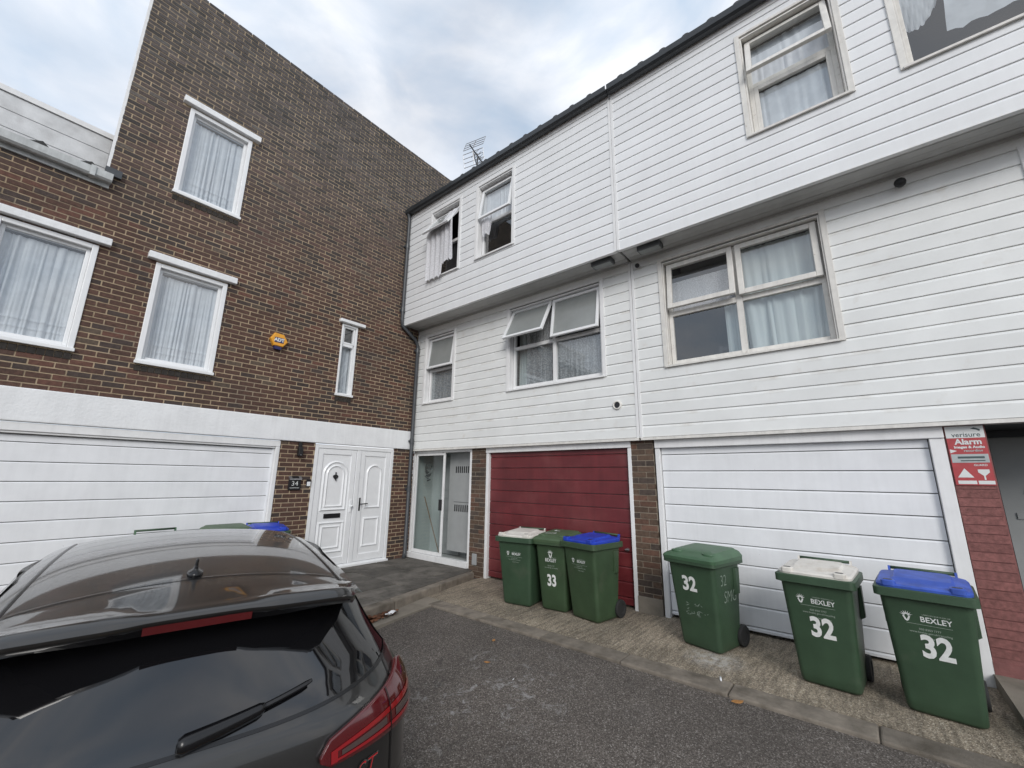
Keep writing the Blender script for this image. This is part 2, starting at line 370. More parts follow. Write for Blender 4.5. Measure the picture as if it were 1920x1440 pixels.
def set_tint(me, cols):
    a = me.color_attributes.new('tint', 'FLOAT_COLOR', 'POINT')
    for i, c in enumerate(cols): a.data[i].color = (*c, 1)
def tint_a(z):
    # brown-red multi stock bricks; paler and greyer up the high wall, lens glare put into the colour
    r = random.random()
    if r < 0.58: c = (0.092, 0.049, 0.036)
    elif r < 0.84: c = (0.055, 0.039, 0.034)
    elif r < 0.96: c = (0.116, 0.054, 0.039)
    else: c = (0.105, 0.076, 0.056)
    k = random.uniform(0.86, 1.18)
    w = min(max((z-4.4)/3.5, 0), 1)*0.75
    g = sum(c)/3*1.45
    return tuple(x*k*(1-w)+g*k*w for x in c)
def tint_b(z):
    r = random.random()
    if r < 0.6: c = (0.105, 0.068, 0.047)
    elif r < 0.85: c = (0.072, 0.053, 0.043)
    else: c = (0.125, 0.066, 0.045)
    k = random.uniform(0.8, 1.25)
    return tuple(x*k for x in c)
def tint_red(z):
    k = random.uniform(0.88, 1.1)
    return (0.225*k, 0.092*k, 0.084*k)
BV = [(0, 2, 3, 1), (4, 5, 7, 6), (0, 1, 5, 4), (2, 6, 7, 3), (0, 4, 6, 2), (1, 3, 7, 5)]
def brickwork(F, rects, holes, parent, pitch, length, tint, pick, mj=0.012, proud=0.0035, z0=0.0, half=0.5):
    """courses of bricks over rects, cut round holes; pick(F,u,z) scores a brick: the 300 best become objects, the rest one stuff part"""
    items = []
    zmin = min(r[2] for r in rects); zmax = max(r[3] for r in rects)
    i0 = int(math.floor((zmin-z0)/pitch)); i1 = int(math.ceil((zmax-z0)/pitch))
    for i in range(i0, i1):
        za, zb = z0+i*pitch+mj/2, z0+(i+1)*pitch-mj/2
        zm = (za+zb)/2
        hs = [(h[0], h[1]) for h in holes if h[2] < zm < h[3]]
        for r in rects:
            if not (r[2] < zm < r[3]): continue
            off = (i % 2)*length*half
            k = math.floor((r[0]-off)/length)
            while k*length+off < r[1]:
                a = max(k*length+off+mj/2, r[0]); b = min((k+1)*length+off-mj/2, r[1]); k += 1
                if b-a < 0.012: continue
                for s0, s1 in cut(a, b, hs):
                    if s1-s0 > 0.012: items.append((s0, s1, za, zb))
    items.sort(key=lambda t: -pick((t[0]+t[1])/2, (t[2]+t[3])/2)*(t[1]-t[0]))
    base = WL[parent.name]; cache = {}
    for a, b, c, d in items[:300]:
        w = round(b-a, 3); key = (w, random.randrange(14) if abs(w-(length-mj)) < 0.002 else random.random())
        if key not in cache:
            mb = MB(); mb.box(F, -w/2, w/2, -0.03, proud+random.uniform(-0.0015, 0.003), -(d-c)/2, (d-c)/2)
            for v in mb.v: v += Vector((random.uniform(-1, 1), random.uniform(-1, 1), random.uniform(-1, 1)))*0.0009
            me = bpy.data.meshes.new('brick'); me.from_pydata(mb.v, [], BV); me.materials.append(MATS['brick'])
            t = tint((c+d)/2); set_tint(me, [t]*8); cache[key] = me
        o = link('brick', cache[key], parent); o.location = F((a+b)/2, 0, (c+d)/2)-base
    rest = items[300:]
    if rest:
        vs, fs, cs = [], [], []
        for a, b, c, d in rest:
            n = len(vs); mb = MB(); mb.box(F, a, b, -0.03, proud+random.uniform(-0.0015, 0.003), c, d)
            j = Vector((random.uniform(-1, 1), random.uniform(-1, 1), random.uniform(-1, 1)))*0.0009
            vs += [v-base+j for v in mb.v]; fs += [tuple(n+i for i in f) for f in BV]; t = tint((c+d)/2); cs += [t]*8
        me = bpy.data.meshes.new('brickwork'); me.from_pydata(vs, [], fs); me.materials.append(MATS['brick']); set_tint(me, cs)
        o = link('brickwork', me, parent); o['kind'] = 'stuff'
def score_px(F):
    def f(u, z):
        p = F(u, 0, z)-CAM; d = p.dot(fwd)
        if d < 0.3: return -1
        x = p.dot(r2)/d*779.77+960; y = 720-p.dot(u2)/d*779.77
        if not (-10 < x < 1930 and -10 < y < 1450): return -1
        if y > 985 and x < 640: return -0.5
        nrm = (F(u, 1, z)-F(u, 0, z))
        return abs(p.normalized().dot(nrm))/p.length_squared
    return f
def boards(F, rects, holes, parent, pitch, m, n_rot, name='board'):
    """shiplap boards, one object each, cut round the openings; rects (u0,u1,z0,z1,o)"""
    base = WL[parent.name]; cache = {}
    def mesh(ht, top):
        # ht: height of the piece; top: keeps its rounded upper edge
        key = (round(ht, 3), top)
        if key in cache: return cache[key]
        prof = [(-0.012, 0.0), (0.014, 0.0), (0.017, 0.004)]
        prof += [(0.017, ht-0.031), (0.016, ht-0.027), (0.0075, ht-0.008), (0.0065, ht-0.003), (-0.012, ht-0.003)] if top and ht > 0.05 else [(0.017, ht), (-0.012, ht)]
        mb = MB(); mb.rings([[F(a, p[0], p[1]) for p in prof] for a in (0.0, 1.0)])
        me = bpy.data.meshes.new(name); me.from_pydata(mb.v, [], mb.f)
        bm = bmesh.new(); bm.from_mesh(me); bmesh.ops.recalc_face_normals(bm, faces=bm.faces); bm.to_mesh(me); bm.free()
        me.materials.append(MATS[m]); cache[key] = me; return me
    def put_board(s0, s1, oo, za, ht, top):
        if s1-s0 < 0.02 or ht < 0.008: return
        o = link(name, mesh(ht, top), parent); o.location = F(s0, oo+random.uniform(-0.0012, 0.0012), za)-base
        L = s1-s0; o.scale = (L, 1, 1) if F is FA else (1, L, 1)
    for u0, u1, z0, z1, oo in rects:
        k = 0
        while z0+k*pitch < z1-0.02:
            za = z0+k*pitch; zb = min(za+pitch, z1); k += 1
            hs = [h for h in holes if h[2] < zb-0.002 and h[3] > za+0.002]
            for s0, s1 in cut(u0, u1, [(h[0], h[1]) for h in hs]): put_board(s0, s1, oo, za, zb-za, True)
            for h in hs:
                if h[2] > za: put_board(h[0], h[1], oo, za, h[2]-za, False)
                if h[3] < zb: put_board(h[0], h[1], oo, h[3], zb-h[3], True)
def curtain(F, u0, u1, z0, z1, o, waves, amp, parent, m, name='curtain', bands=(), pinch=0.0, skew=0.0, hem=0.0):
    mb = MB(); nu, nz = max(24, int(waves*8)), 10
    ph = random.random()*6
    for band in [None]+list(bands):
        n = len(mb.v)
        a, b = (z0, z1) if band is None else band
        for j in range(nz+1):
            t = j/nz; z = a+(b-a)*t
            tt = (z-z0)/(z1-z0)
            for i in range(nu+1):
                s = i/nu
                u = u0+(u1-u0)*s
                u = (u0+u1)/2+(u-(u0+u1)/2)*(1-pinch*(1-tt)**2) + skew*(1-tt)
                sw = s+0.35/waves*math.sin(s*waves*2.3+ph*3)+0.25/waves*math.sin(s*waves*4.1+ph+tt*0.6); w = math.sin(sw*waves*6.283+ph)*(0.65+0.45*math.sin(s*waves*1.7+ph*5))+0.4*math.sin(sw*waves*2.7*6.283+ph*2+tt*1.5)
                dz = hem*math.sin(s*waves*6.283*0.5+ph)*(1-tt)
                mb.v.append(F(u, o+amp*w*(0.6+0.4*(1-tt))+(0 if band is None else 0.008), z+dz))
        for j in range(nz):
            for i in range(nu):
                q = n+j*(nu+1)+i; mb.f.append((q, q+1, q+nu+2, q+nu+1))
    return mb.build(name, m, parent, smooth=True, fix=False)
def frame(mb, F, u0, u1, z0, z1, o0, o1, w, wb=None):
    wb = w if wb is None else wb
    mb.box(F, u0, u0+w, o0, o1, z0, z1); mb.box(F, u1-w, u1, o0, o1, z0, z1)
    mb.box(F, u0+w, u1-w, o0, o1, z1-w, z1); mb.box(F, u0+w, u1-w, o0, o1, z0, z0+wb)
def hinge(F, zt, oh, ang):
    ca, sa = math.cos(ang), math.sin(ang)
    def f(u, o, z):
        d = zt-z
        return F(u, oh+d*sa+(o-oh)*ca, zt-d*ca+(o-oh)*sa)
    return f
def sash(F, u0, u1, z0, z1, o0, o1, w, ang, parent, m, glass):
    H = hinge(F, z1, o0, ang); mb = MB(); frame(mb, H, u0, u1, z0, z1, o0, o1, w)
    mb.build('sash', m, parent, bevel=0.006)
    mb = MB(); a, b, c, d, e = u0+w-0.004, u1-w+0.004, o0+0.015, z0+w-0.004, z1-w+0.004
    mb.quad(H(a, c, d), H(b, c, d), H(b, c, e), H(a, c, e)); mb.build('pane', glass, parent, fix=False)
def pane(F, u0, u1, z0, z1, o, parent, m='glass'):
    mb = MB(); mb.quad(F(u0, o, z0), F(u1, o, z0), F(u1, o, z1), F(u0, o, z1)); return mb.build('pane', m, parent, fix=False)
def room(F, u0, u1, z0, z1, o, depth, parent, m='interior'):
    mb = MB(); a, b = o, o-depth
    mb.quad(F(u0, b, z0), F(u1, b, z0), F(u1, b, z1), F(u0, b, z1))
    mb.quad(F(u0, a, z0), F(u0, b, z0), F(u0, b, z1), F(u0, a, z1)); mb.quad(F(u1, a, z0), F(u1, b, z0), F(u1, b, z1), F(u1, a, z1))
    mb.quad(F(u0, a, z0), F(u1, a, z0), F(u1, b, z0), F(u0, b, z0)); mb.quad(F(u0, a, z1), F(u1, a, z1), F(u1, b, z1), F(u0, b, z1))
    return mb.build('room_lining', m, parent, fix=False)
# ---------------------------------------------------------------- ground
def gz(x, y):
    t = min(max((-1.55-x)/3.0, 0), 1); t = t*t*(3-2*t)
    return -0.022-0.19*t
xs = [-300, -60, -20, -10]+[-8+0.25*i for i in range(0, 31)]+[0, 5, 20, 60, 300]
ys = [-300, -60, -25, -12]+[-10+0.5*i for i in range(0, 22)]+[4, 20, 60, 300]
mb = MB()
for y in ys:
    for x in xs: mb.v.append(Vector((x, y, gz(x, y))))
for j in range(len(ys)-1):
    for i in range(len(xs)-1):
        q = j*len(xs)+i; mb.f.append((q, q+1, q+len(xs)+1, q+len(xs)))
setting('road', 'asphalt', mb, smooth=True, fix=False)
mb = MB(); mb.box(FI, -1.33, 0.3, -9.6, -2.0, -0.3, 0.0); apron = setting('garage_apron', 'apron', mb)
mb = MB(); mb.rings([[Vector((x, 0.3, -0.4)), Vector((x, 0.3, 0.02)), Vector((x, -0.95, 0.018)), Vector((x, -2.3, -0.19)), Vector((x, -2.3, -0.4))] for x in (-8.5, -2.86)]); setting('driveway', 'apron', mb)
# flush kerb stones along the apron
mb = MB(); mb.box(FI, -1.55, -1.335, -9.6, -2.5, -0.3, -0.02); kerb = setting('kerb', 'kerb', mb)
y = -2.5; i = 0
while y > -9.5:
    L = 0.905
    mb = MB(); mb.box(FI, -1.56+random.uniform(-.008, .008), -1.338, y-L+0.008, y, -0.12, 0.006+random.uniform(-.003, .004)); mb.build('kerb_stone', 'kerb', kerb, bevel=0.012); y -= L
# raised paving by the doors, with its own oblique kerb
def ey(x): return -2.02+(x+0.33)*0.2
mb = MB(); poly = [(-2.86, 0.2), (-2.86, ey(-2.86)+0.14), (-0.02, ey(-0.02)+0.14), (-0.02, 0.2)]
n = len(poly); mb.v = [Vector((a, b, z)) for z in (-0.3, 0.075) for a, b in poly]
mb.f = [(0, 1, 2, 3), (4, 7, 6, 5)]+[(i, (i+1) % 4, 4+(i+1) % 4, 4+i) for i in range(4)]
paving = setting('paved_step', 'mortar_grey', mb)
gx = [-2.86, -2.15, -1.44, -0.73, -0.02]
for i in range(4):
    a, b = gx[i]+0.006, gx[i+1]-0.006
    rows = [0.15, -0.45, -1.05, -1.65]
    for k in range(4):
        ya = rows[k]-0.012
        yb0 = rows[k+1] if k < 3 else None
        if k < 3:
            e0 = e1 = yb0
            e0 = max(e0, ey(a)+0.15); e1 = max(e1, ey(b)+0.15)
        else: e0, e1 = ey(a)+0.15, ey(b)+0.15
        if ya-e0 < 0.03 and ya-e1 < 0.03: continue
        zt = 0.096+random.uniform(-.004, .004)
        mb = MB(); P4 = [(a, ya), (a, min(e0, ya-.01)), (b, min(e1, ya-.01)), (b, ya)]
        mb.v = [Vector((p, q, z)) for z in (0.05, zt) for p, q in P4]
        mb.f = [(0, 1, 2, 3), (4, 7, 6, 5)]+[(i2, (i2+1) % 4, 4+(i2+1) % 4, 4+i2) for i2 in range(4)]
        mb.build('paving_slab', 'paving', paving, bevel=0.006)
x = -0.14
while x > -2.8:
    x1 = max(x-0.91, -2.86); mb = MB()
    P4 = [(x1+0.004, ey(x1)), (x-0.004, ey(x)), (x-0.004, ey(x)+0.135), (x1+0.004, ey(x1)+0.135)]
    mb.v = [Vector((p, q, z)) for z in (-0.1, 0.1) for p, q in P4]
    mb.f = [(0, 3, 2, 1), (4, 5, 6, 7)]+[(i2, (i2+1) % 4, 4+(i2+1) % 4, 4+i2) for i2 in range(4)]
    mb.build('kerb_stone', 'kerb', paving, bevel=0.018); x = x1
# concrete channel at the foot of that kerb
mb = MB(); P4 = [(-2.9, ey(-2.9)-0.20), (-1.34, -2.55), (-1.34, ey(-1.34)-0.002), (-2.9, ey(-2.9)-0.002)]
mb.v = [Vector((p, q, z)) for z in (-0.3, None) for p, q in P4]if False else [Vector((p, q, -0.3)) for p, q in P4]+[Vector((p, q, (0.002 if p > -2 else -0.03))) for p, q in P4]
mb.f = [(0, 3, 2, 1), (4, 5, 6, 7)]+[(i2, (i2+1) % 4, 4+(i2+1) % 4, 4+i2) for i2 in range(4)]
setting('gutter_channel', 'concrete', mb)
# low concrete ramp to the porch at the far right
mb = MB()
mb.rings([[Vector((x, y, -0.2)), Vector((x, y, z))] for x, y, z in []] or [[Vector((0.2, -7.79, -.2)), Vector((0.2, -9.6, -.2)), Vector((0.2, -9.6, .11)), Vector((0.2, -7.79, .11))], [Vector((-1.25, -7.79, -.2)), Vector((-1.25, -9.6, -.2)), Vector((-1.25, -9.6, .075)), Vector((-1.25, -7.79, .075))]])
setting('porch_ramp', 'concrete', mb)
# ---------------------------------------------------------------- brick house (facade in the plane y = 0)
bh = thing('brick_house', (-3.0, 0, 0), 'tall dark brown brick house with white garage door and white front doors numbered 34', 'house')
PA, LA = 0.0703, 0.2105
WIN = {'TL': (-4.577, -3.730, 5.600, 7.055), 'L': (-6.0, -5.150, 3.060, 4.455), 'M': (-4.585, -3.726, 3.050, 4.480), 'S': (-1.842, -1.525, 3.064, 4.425)}
holesA = [WIN[k] for k in WIN]
doorA = (-2.085, -0.49, 0.0, 2.18)
mb = MB()
sheet(mb, FA, (-8.2, 0.0, 2.55, 5.30), holesA, 0.0, 0.16)
sheet(mb, FA, (-5.24, 0.0, 5.30, 9.06), [WIN['TL']], 0.0)
sheet(mb, FA, (0.0, 3.6, 6.6, 9.06), [], 0.0)
sheet(mb, FA, (-2.655, doorA[0], -0.1, 2.19), [], 0.0); sheet(mb, FA, (doorA[1], 0.0, -0.1, 2.19), [], 0.0)
mb.quad(FA(-5.24, 0, 9.06), FA(3.6, 0, 9.06), FA(3.6, -0.3, 9.06), FA(-5.24, -0.3, 9.06))
mb.quad(FA(-5.24, -0.3, 9.06), FA(3.6, -0.3, 9.06), FA(3.6, -0.3, 6.0), FA(-5.24, -0.3, 6.0))
wallA = mb.build('wall', 'mortar', bh, fix=False)
# soldier bricks under each window take their strip out of the courses
sold = [(w[0], w[1], w[2]-0.105, w[2]) for w in holesA]
lint = [(w[0]-0.10, w[1]+0.10, w[3]+0.022, w[3]+0.118) for w in holesA]
lint[3] = (-1.91, -1.405, 4.44, 4.50)
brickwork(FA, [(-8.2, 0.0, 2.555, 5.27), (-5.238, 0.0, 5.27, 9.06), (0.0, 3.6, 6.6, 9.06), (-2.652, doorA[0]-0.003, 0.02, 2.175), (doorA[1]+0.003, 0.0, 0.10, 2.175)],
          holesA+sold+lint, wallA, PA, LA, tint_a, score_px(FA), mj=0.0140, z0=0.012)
for w in sold:
    n = max(3, int(round((w[1]-w[0])/0.072))); p = (w[1]-w[0])/n
    for i in range(n):
        a, b = w[0]+i*p+0.004, w[0]+(i+1)*p-0.004
        mb = MB(); pr = [(-0.05, w[2]), (0.012, w[2]), (0.016, w[3]-0.035), (-0.05, w[3]+0.004)]
        mb.rings([[FA(u, q[0], q[1]) for q in pr] for u in (a, b)])
        o = mb.build('sill_brick', 'brick', wallA)
        k = random.uniform(0.75, 1.2); set_tint(o.data, [(0.036*k, 0.031*k, 0.027*k)]*len(o.data.vertices))
# dark roof slab and pale boarded flank behind the facade, white band, low wing roof
mb = MB(); mb.quad((-5.245, 0.0, 5.4), (-5.245, 0.3, 5.4), (-5.245, 0.3, 9.06), (-5.245, 0.0, 9.06)); mb.build('flank_wall', 'pale_panel', bh, fix=False)
mb = MB(); mb.box(FI, -5.268, -5.235, -0.004, 0.05, 5.5, 9.075); mb.build('edge_trim', 'white_trim', bh)
mb = MB(); mb.box(FA, -8.2, -0.03, -0.1, 0.035, 2.185, 2.556)
for v in mb.v: v.z += random.uniform(-.004, .004)
mb.build('concrete_band', 'render_white', bh, bevel=0.012)
for w, l in zip(holesA, lint):
    mb = MB(); mb.box(FA, l[0], l[1], -0.06, 0.085, l[2], l[3]); mb.build('lintel', 'render_white', bh, bevel=0.008)
# low wing: fascia, gutter, tile ends, set-back panelled storey
mb = MB(); mb.box(FA, -8.2, -5.20, 0.0, 0.03, 5.255, 5.40); mb.build('fascia', 'pale_gutter', bh)
mb = MB(); g = [(0.035, 5.43), (0.035, 5.33), (0.06, 5.305), (0.11, 5.305), (0.135, 5.33), (0.14, 5.42), (0.13, 5.42), (0.125, 5.345), (0.05, 5.345), (0.05, 5.43)]
mb.rings([[FA(u, *p) for p in g] for u in (-8.2, -5.19)]); gut = mb.build('gutter', 'pale_gutter', bh)
mb = MB(); mb.box(FA, -5.40, -5.35, 0.03, 0.15, 5.295, 5.435); mb.build('gutter_bracket', 'pale_gutter', gut)
mb = MB(); mb.quad(FA(-8.2, 0.10, 5.43), FA(-5.25, 0.10, 5.43), FA(-5.25, -0.62, 5.55), FA(-8.2, -0.62, 5.55)); wr = mb.build('wing_roof', 'roof_dark', bh, fix=False)
u = -5.42
while u > -8.2:
    mb = MB(); mb.rings([[FA(u-0.11, 0.115, 5.42), FA(u+0.02, 0.115, 5.485), FA(u+0.09, 0.115, 5.42)], [FA(u-0.11, -0.55, 5.53), FA(u+0.02, -0.55, 5.60), FA(u+0.09, -0.55, 5.53)]])
    mb.build('roof_tile', 'roof_dark', wr); u -= 0.42
mb = MB(); mb.box(FA, -5.275, -5.11, -0.02, 0.06, 5.44, 5.545); mb.build('lead_flashing', 'pipe_grey', bh)
mb = MB(); mb.box(FA, -8.2, -5.25, -0.9, -0.545, 5.2, 6.33); up = mb.build('upper_storey', 'backing', bh)
zz = [5.50, 5.81, 6.045, 6.27]
for i in range(3):
    for a, b in ((-8.2, -7.0), (-6.998, -5.25)):
        mb = MB(); mb.box(FA, a+0.002, b-0.002, -0.55, -0.52+0.004*i, zz[i]+0.002, zz[i+1]-0.002); mb.build('wall_panel', 'pale_panel', up, bevel=0.004)
mb = MB(); mb.box(FA, -8.2, -5.25, -0.9, -0.49, 6.272, 6.345); mb.build('capping', 'white_trim', up)

def win_a(key, net='net', bands=True):
    u0, u1, z0, z1 = WIN[key]
    f1, f2 = (0.058, 0.04) if key != 'S' else (0.035, 0.022)
    mb = MB(); frame(mb, FA, u0, u1, z0, z1, -0.09, 0.022, f1); frame(mb, FA, u0+f1, u1-f1, z0+f1, z1-f1, -0.10, -0.035, f2)
    if key == 'S': mb.box(FA, u0+0.058, u1-0.058, -0.085, -0.01, 4.00, 4.06)
    w = mb.build('window', 'upvc', bh, bevel=0.006)
    a, b, c, d = u0+f1+f2-0.003, u1-f1-f2+0.003, z0+f1+f2-0.003, z1-f1-f2+0.003
    if key == 'S':
        pane(FA, a, b, c, 4.0, -0.06, w); pane(FA, a, b, 4.06, d, -0.06, w)
        mb = MB(); frame(mb, FA, u0+0.04, u1-0.04, 4.055, d+0.02, -0.05, -0.005, 0.032); mb.build('sash', 'upvc', w, bevel=0.004)
    else: pane(FA, a, b, c, d, -0.05, w)
    h = d-c
    curtain(FA, a-0.03, b+0.03, c-0.02 if key != 'S' else c, (d-0.03) if key != 'S' else 4.05, -0.11, 9 if key != 'S' else 3, 0.026, w, net, name='net_curtain', bands=[(c+0.16*h, c+0.185*h), (c+0.08*h, c+0.105*h)], hem=0.0)
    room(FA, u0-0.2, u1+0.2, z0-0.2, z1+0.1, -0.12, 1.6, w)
    mb = MB(); mb.box(FA, u0-0.012, u1+0.012, -0.02, 0.05, z0-0.012, z0+0.03); mb.build('sill', 'upvc', w, bevel=0.005)
for k in WIN: win_a(k)

# garage door of the brick house
mb = MB(); mb.box(FA, -8.2, -2.655, -0.12, 0.012, 2.08, 2.172); mb.box(FA, -2.715, -2.655, -0.12, 0.010, 0.0, 2.079)
mb.box(FA, -8.2, -2.72, -0.10, -0.006, 2.055, 2.079)
gf = mb.build('garage_frame', 'white_trim', bh, bevel=0.006)
mb = MB(); mb.box(FA, -6.9, -2.716, -0.14, -0.085, 0.02, 2.06); gd = mb.build('garage_door', 'backing', bh)
z = 2.048; k = 0
while z > 0.1:
    zl = z-(0.085 if k == 0 else 0.2145); k += 1
    mb = MB(); pr = [(-0.10, zl+0.004), (-0.055, zl+0.006), (-0.055, z-0.016), (-0.066, z-0.003), (-0.10, z-0.002)]
    mb.rings([[FA(u, *p) for p in pr] for u in (-6.85, -2.74)]); mb.build('panel', 'garage_white', gd); z = zl
mb = MB(); mb.box(FA, -2.742, -2.718, -0.10, -0.045, 0.02, 2.05); mb.build('edge_strip', 'garage_white', gd)

# double front doors
u0, u1 = -2.08, -0.495
mb = MB(); frame(mb, FA, u0, u1, 0.10, 2.165, -0.08, 0.0, 0.062, 0.05); mb.box(FA, -1.285, -1.205, -0.08, 0.004, 0.15, 2.10)
mb.box(FA, u0-0.01, u1+0.01, -0.05, 0.045, 0.085, 0.125); fd = mb.build('door_frame', 'upvc', bh, bevel=0.006)
def arch(u0, u1, z0, z1, w, o0, o1, mb, n=14, flat=False):
    # moulding ring with a round (or flat) head
    def ringpts(i):
        a, b, c, d = u0+i, u1-i, z0+i, z1-i
        if flat: return [(a, c), (b, c), (b, d), (a, d)]
        r = (b-a)/2; P = [(a, c), (b, c)]
        return P+[((a+b)/2+r*math.cos(math.pi*k/n), d-r+r*math.sin(math.pi*k/n)) for k in range(n+1)]
    A, Bm, Cc = ringpts(0), ringpts(w/2), ringpts(w)
    m = len(A); n0 = len(mb.v)
    for ring, o in ((A, o0), (Bm, o1), (Cc, o0)): mb.v += [FA(p[0], o, p[1]) for p in ring]
    for r in range(2):
        for j in range(m):
            k = (j+1) % m; mb.f.append((n0+r*m+j, n0+r*m+k, n0+(r+1)*m+k, n0+(r+1)*m+j))
def leaf(a, b, big):
    z0, z1 = 0.155, 2.10
    mb = MB(); frame(mb, FA, a, b, z0, z1, -0.07, -0.012, 0.095, 0.12); d = mb.build('door', 'upvc', fd if False else bh, bevel=0.006)
    mb = MB(); mb.box(FA, a+0.09, b-0.09, -0.06, -0.028, z0+0.1, z1-0.08); mb.build('door_panel', 'upvc', d)
    mb = MB(); a2, b2 = a+0.10, b-0.10; m = (a2+b2)/2
    if big:
        arch(a2+0.02, b2-0.02, 1.04, 1.90, 0.05, -0.0282, -0.008, mb); arch(a2+0.085, b2-0.085, 1.10, 1.83, 0.045, -0.0282, -0.01, mb)
        arch(a2+0.02, b2-0.02, 0.35, 0.87, 0.045, -0.0282, -0.008, mb, flat=True); arch(a2+0.085, b2-0.085, 0.42, 0.80, 0.04, -0.0282, -0.01, mb, flat=True)
    else:
        arch(a2+0.045, b2-0.045, 1.05, 1.86, 0.05, -0.0282, -0.008, mb); arch(a2+0.045, b2-0.045, 0.38, 0.90, 0.05, -0.0282, -0.008, mb, flat=True)
    mb.build('moulding', 'upvc', d, smooth=False)
    return d
d1 = leaf(-2.012, -1.292, True); d2 = leaf(-1.198, -0.562, False)
mb = MB(); mb.box(FA, -1.80, -1.50, -0.03, -0.012, 0.925, 1.0); mb.build('letter_box', 'sign_black', d1, bevel=0.004)
mb = MB(); mb.box(FA, -1.79, -1.51, -0.012, -0.007, 0.935, 0.975); mb.build('letter_flap', 'black_plastic', d1)
mb = MB()  # heart shaped knocker
hp = []
for k in range(28):
    t = 2*math.pi*k/28; hp.append((-1.655+0.0029*16*math.sin(t)**3, 1.615+0.0032*(13*math.cos(t)-5*math.cos(2*t)-2*math.cos(3*t)-math.cos(4*t))))
mb.prism(FA, hp, -0.028, -0.012); mb.box(FA, -1.662, -1.648, -0.028, -0.008, 1.64, 1.70); mb.tube([FA(-1.655, -0.004, 1.64), FA(-1.655, 0.004, 1.60), FA(-1.655, -0.004, 1.555)], 0.008); mb.build('knocker', 'black_plastic', d1)
mb = MB(); mb.box(FA, -1.345, -1.305, -0.015, 0.0, 1.0, 1.22); mb.build('lock_plate', 'upvc', d1, bevel=0.004)
mb = MB(); mb.tube([FA(-1.325, 0.0, 1.12), FA(-1.325, 0.05, 1.12), FA(-1.36, 0.05, 1.10)], 0.012); mb.tube([FA(-1.325, 0.0, 1.03), FA(-1.325, 0.004, 1.03)], 0.012); mb.build('handle', 'upvc', d1)
mb = MB(); mb.box(FA, -1.165, -1.135, -0.015, -0.002, 1.02, 1.25); mb.build('handle_plate', 'black_plastic', d2, bevel=0.006)
mb = MB(); mb.tube([FA(-1.15, 0.0, 1.14), FA(-1.15, 0.05, 1.14), FA(-1.02, 0.05, 1.145)], 0.010); mb.build('handle', 'black_plastic', d2)

# fixtures on the brick wall
al = thing('alarm_box', FA(-2.91, 0, 3.80), 'yellow hexagonal burglar alarm box with blue badge on brick wall', 'alarm')
hx = [(-3.045, 3.795), (-2.985, 3.905), (-2.845, 3.895), (-2.775, 3.785), (-2.845, 3.685), (-2.985, 3.69)]
mb = MB(); mb.rings([[FA(u-0.0, 0.005, z) for u, z in hx], [FA(u, 0.065, z) for u, z in hx], [FA(-2.91+(u+2.91)*0.9, 0.078, 3.79+(z-3.79)*0.9) for u, z in hx]]); mb.build('cover', 'alarm_yellow', al)
mb = MB(); mb.prism(FA, [(-2.975, 3.69), (-2.855, 3.685), (-2.87, 3.635), (-2.96, 3.64)], 0.004, 0.062); mb.build('strobe', 'alarm_navy', al)
mb = MB(); mb.prism(FA, [(-2.985, 3.745), (-2.845, 3.745), (-2.845, 3.83), (-2.985, 3.83)], 0.0785, 0.081); bd = mb.build('badge', 'alarm_navy', al)
mb = MB(); add_text(mb, 'ADT', 0.075, lambda x, y: FA(-2.915+x, 0.0825, 3.788+y), bold=0.004); mb.build('lettering', 'sign_white', bd, fix=False)

ns = thing('house_number_sign', FA(-2.365, 0, 1.5), 'black solar house number plate reading 34 beside the white door', 'sign')
mb = MB(); mb.box(FA, -2.46, -2.268, 0.008, 0.03, 1.405, 1.565); mb.build('plate', 'sign_black', ns, bevel=0.004)
mb = MB(); mb.rings([[FA(u, o, z) for o, z in ((0.008, 1.565), (0.055, 1.565), (0.055, 1.585), (0.008, 1.625))] for u in (-2.462, -2.266)]); mb.build('solar_hood', 'steel', ns)
mb = MB(); mb.quad(FA(-2.42, 0.012, 1.627), FA(-2.31, 0.012, 1.627), FA(-2.31, 0.053, 1.590), FA(-2.42, 0.053, 1.590)); mb.build('solar_cell', 'sign_black', ns, fix=False)
mb = MB(); add_text(mb, '3', 0.105, lambda x, y: FA(-2.393+x, 0.0315, 1.505+y)); mb.build('digit', 'sign_white', ns, fix=False); mb = MB(); add_text(mb, '4', 0.105, lambda x, y: FA(-2.336+x, 0.0315, 1.505+y)); mb.build('digit', 'sign_white', ns, fix=False)
mb = MB(); mb.box(FA, -2.44, -2.29, 0.0302, 0.032, 1.435, 1.441); mb.build('printed_line', 'sign_white', ns)
db = thing('doorbell', FA(-2.14, 0, 1.5), 'small white and black doorbell beside the white door frame', 'doorbell')
mb = MB(); mb.box(FA, -2.175, -2.105, 0.008, 0.03, 1.46, 1.575); mb.build('case', 'sign_black', db, bevel=0.004)
mb = MB(); mb.box(FA, -2.17, -2.11, 0.03, 0.036, 1.465, 1.535); mb.build('button_plate', 'upvc', db, bevel=0.003)
wl_ = thing('wall_lamp', FA(-2.35, 0, 2.0), 'slim black sensor lamp under the white band beside the garage', 'lamp')
mb = MB(); mb.box(FA, -2.375, -2.32, 0.004, 0.04, 2.0, 2.17); mb.build('back_plate', 'black_plastic', wl_, bevel=0.006)
mb = MB(); mb.box(FA, -2.395, -2.325, 0.03, 0.11, 1.945, 2.08); mb.build('lamp_head', 'black_plastic', wl_, bevel=0.01)
mb = MB(); mb.tube([FA(-2.36, 0.11, 1.965), FA(-2.36, 0.114, 1.965)], 0.008); mb.build('sensor_eye', 'steel', wl_)
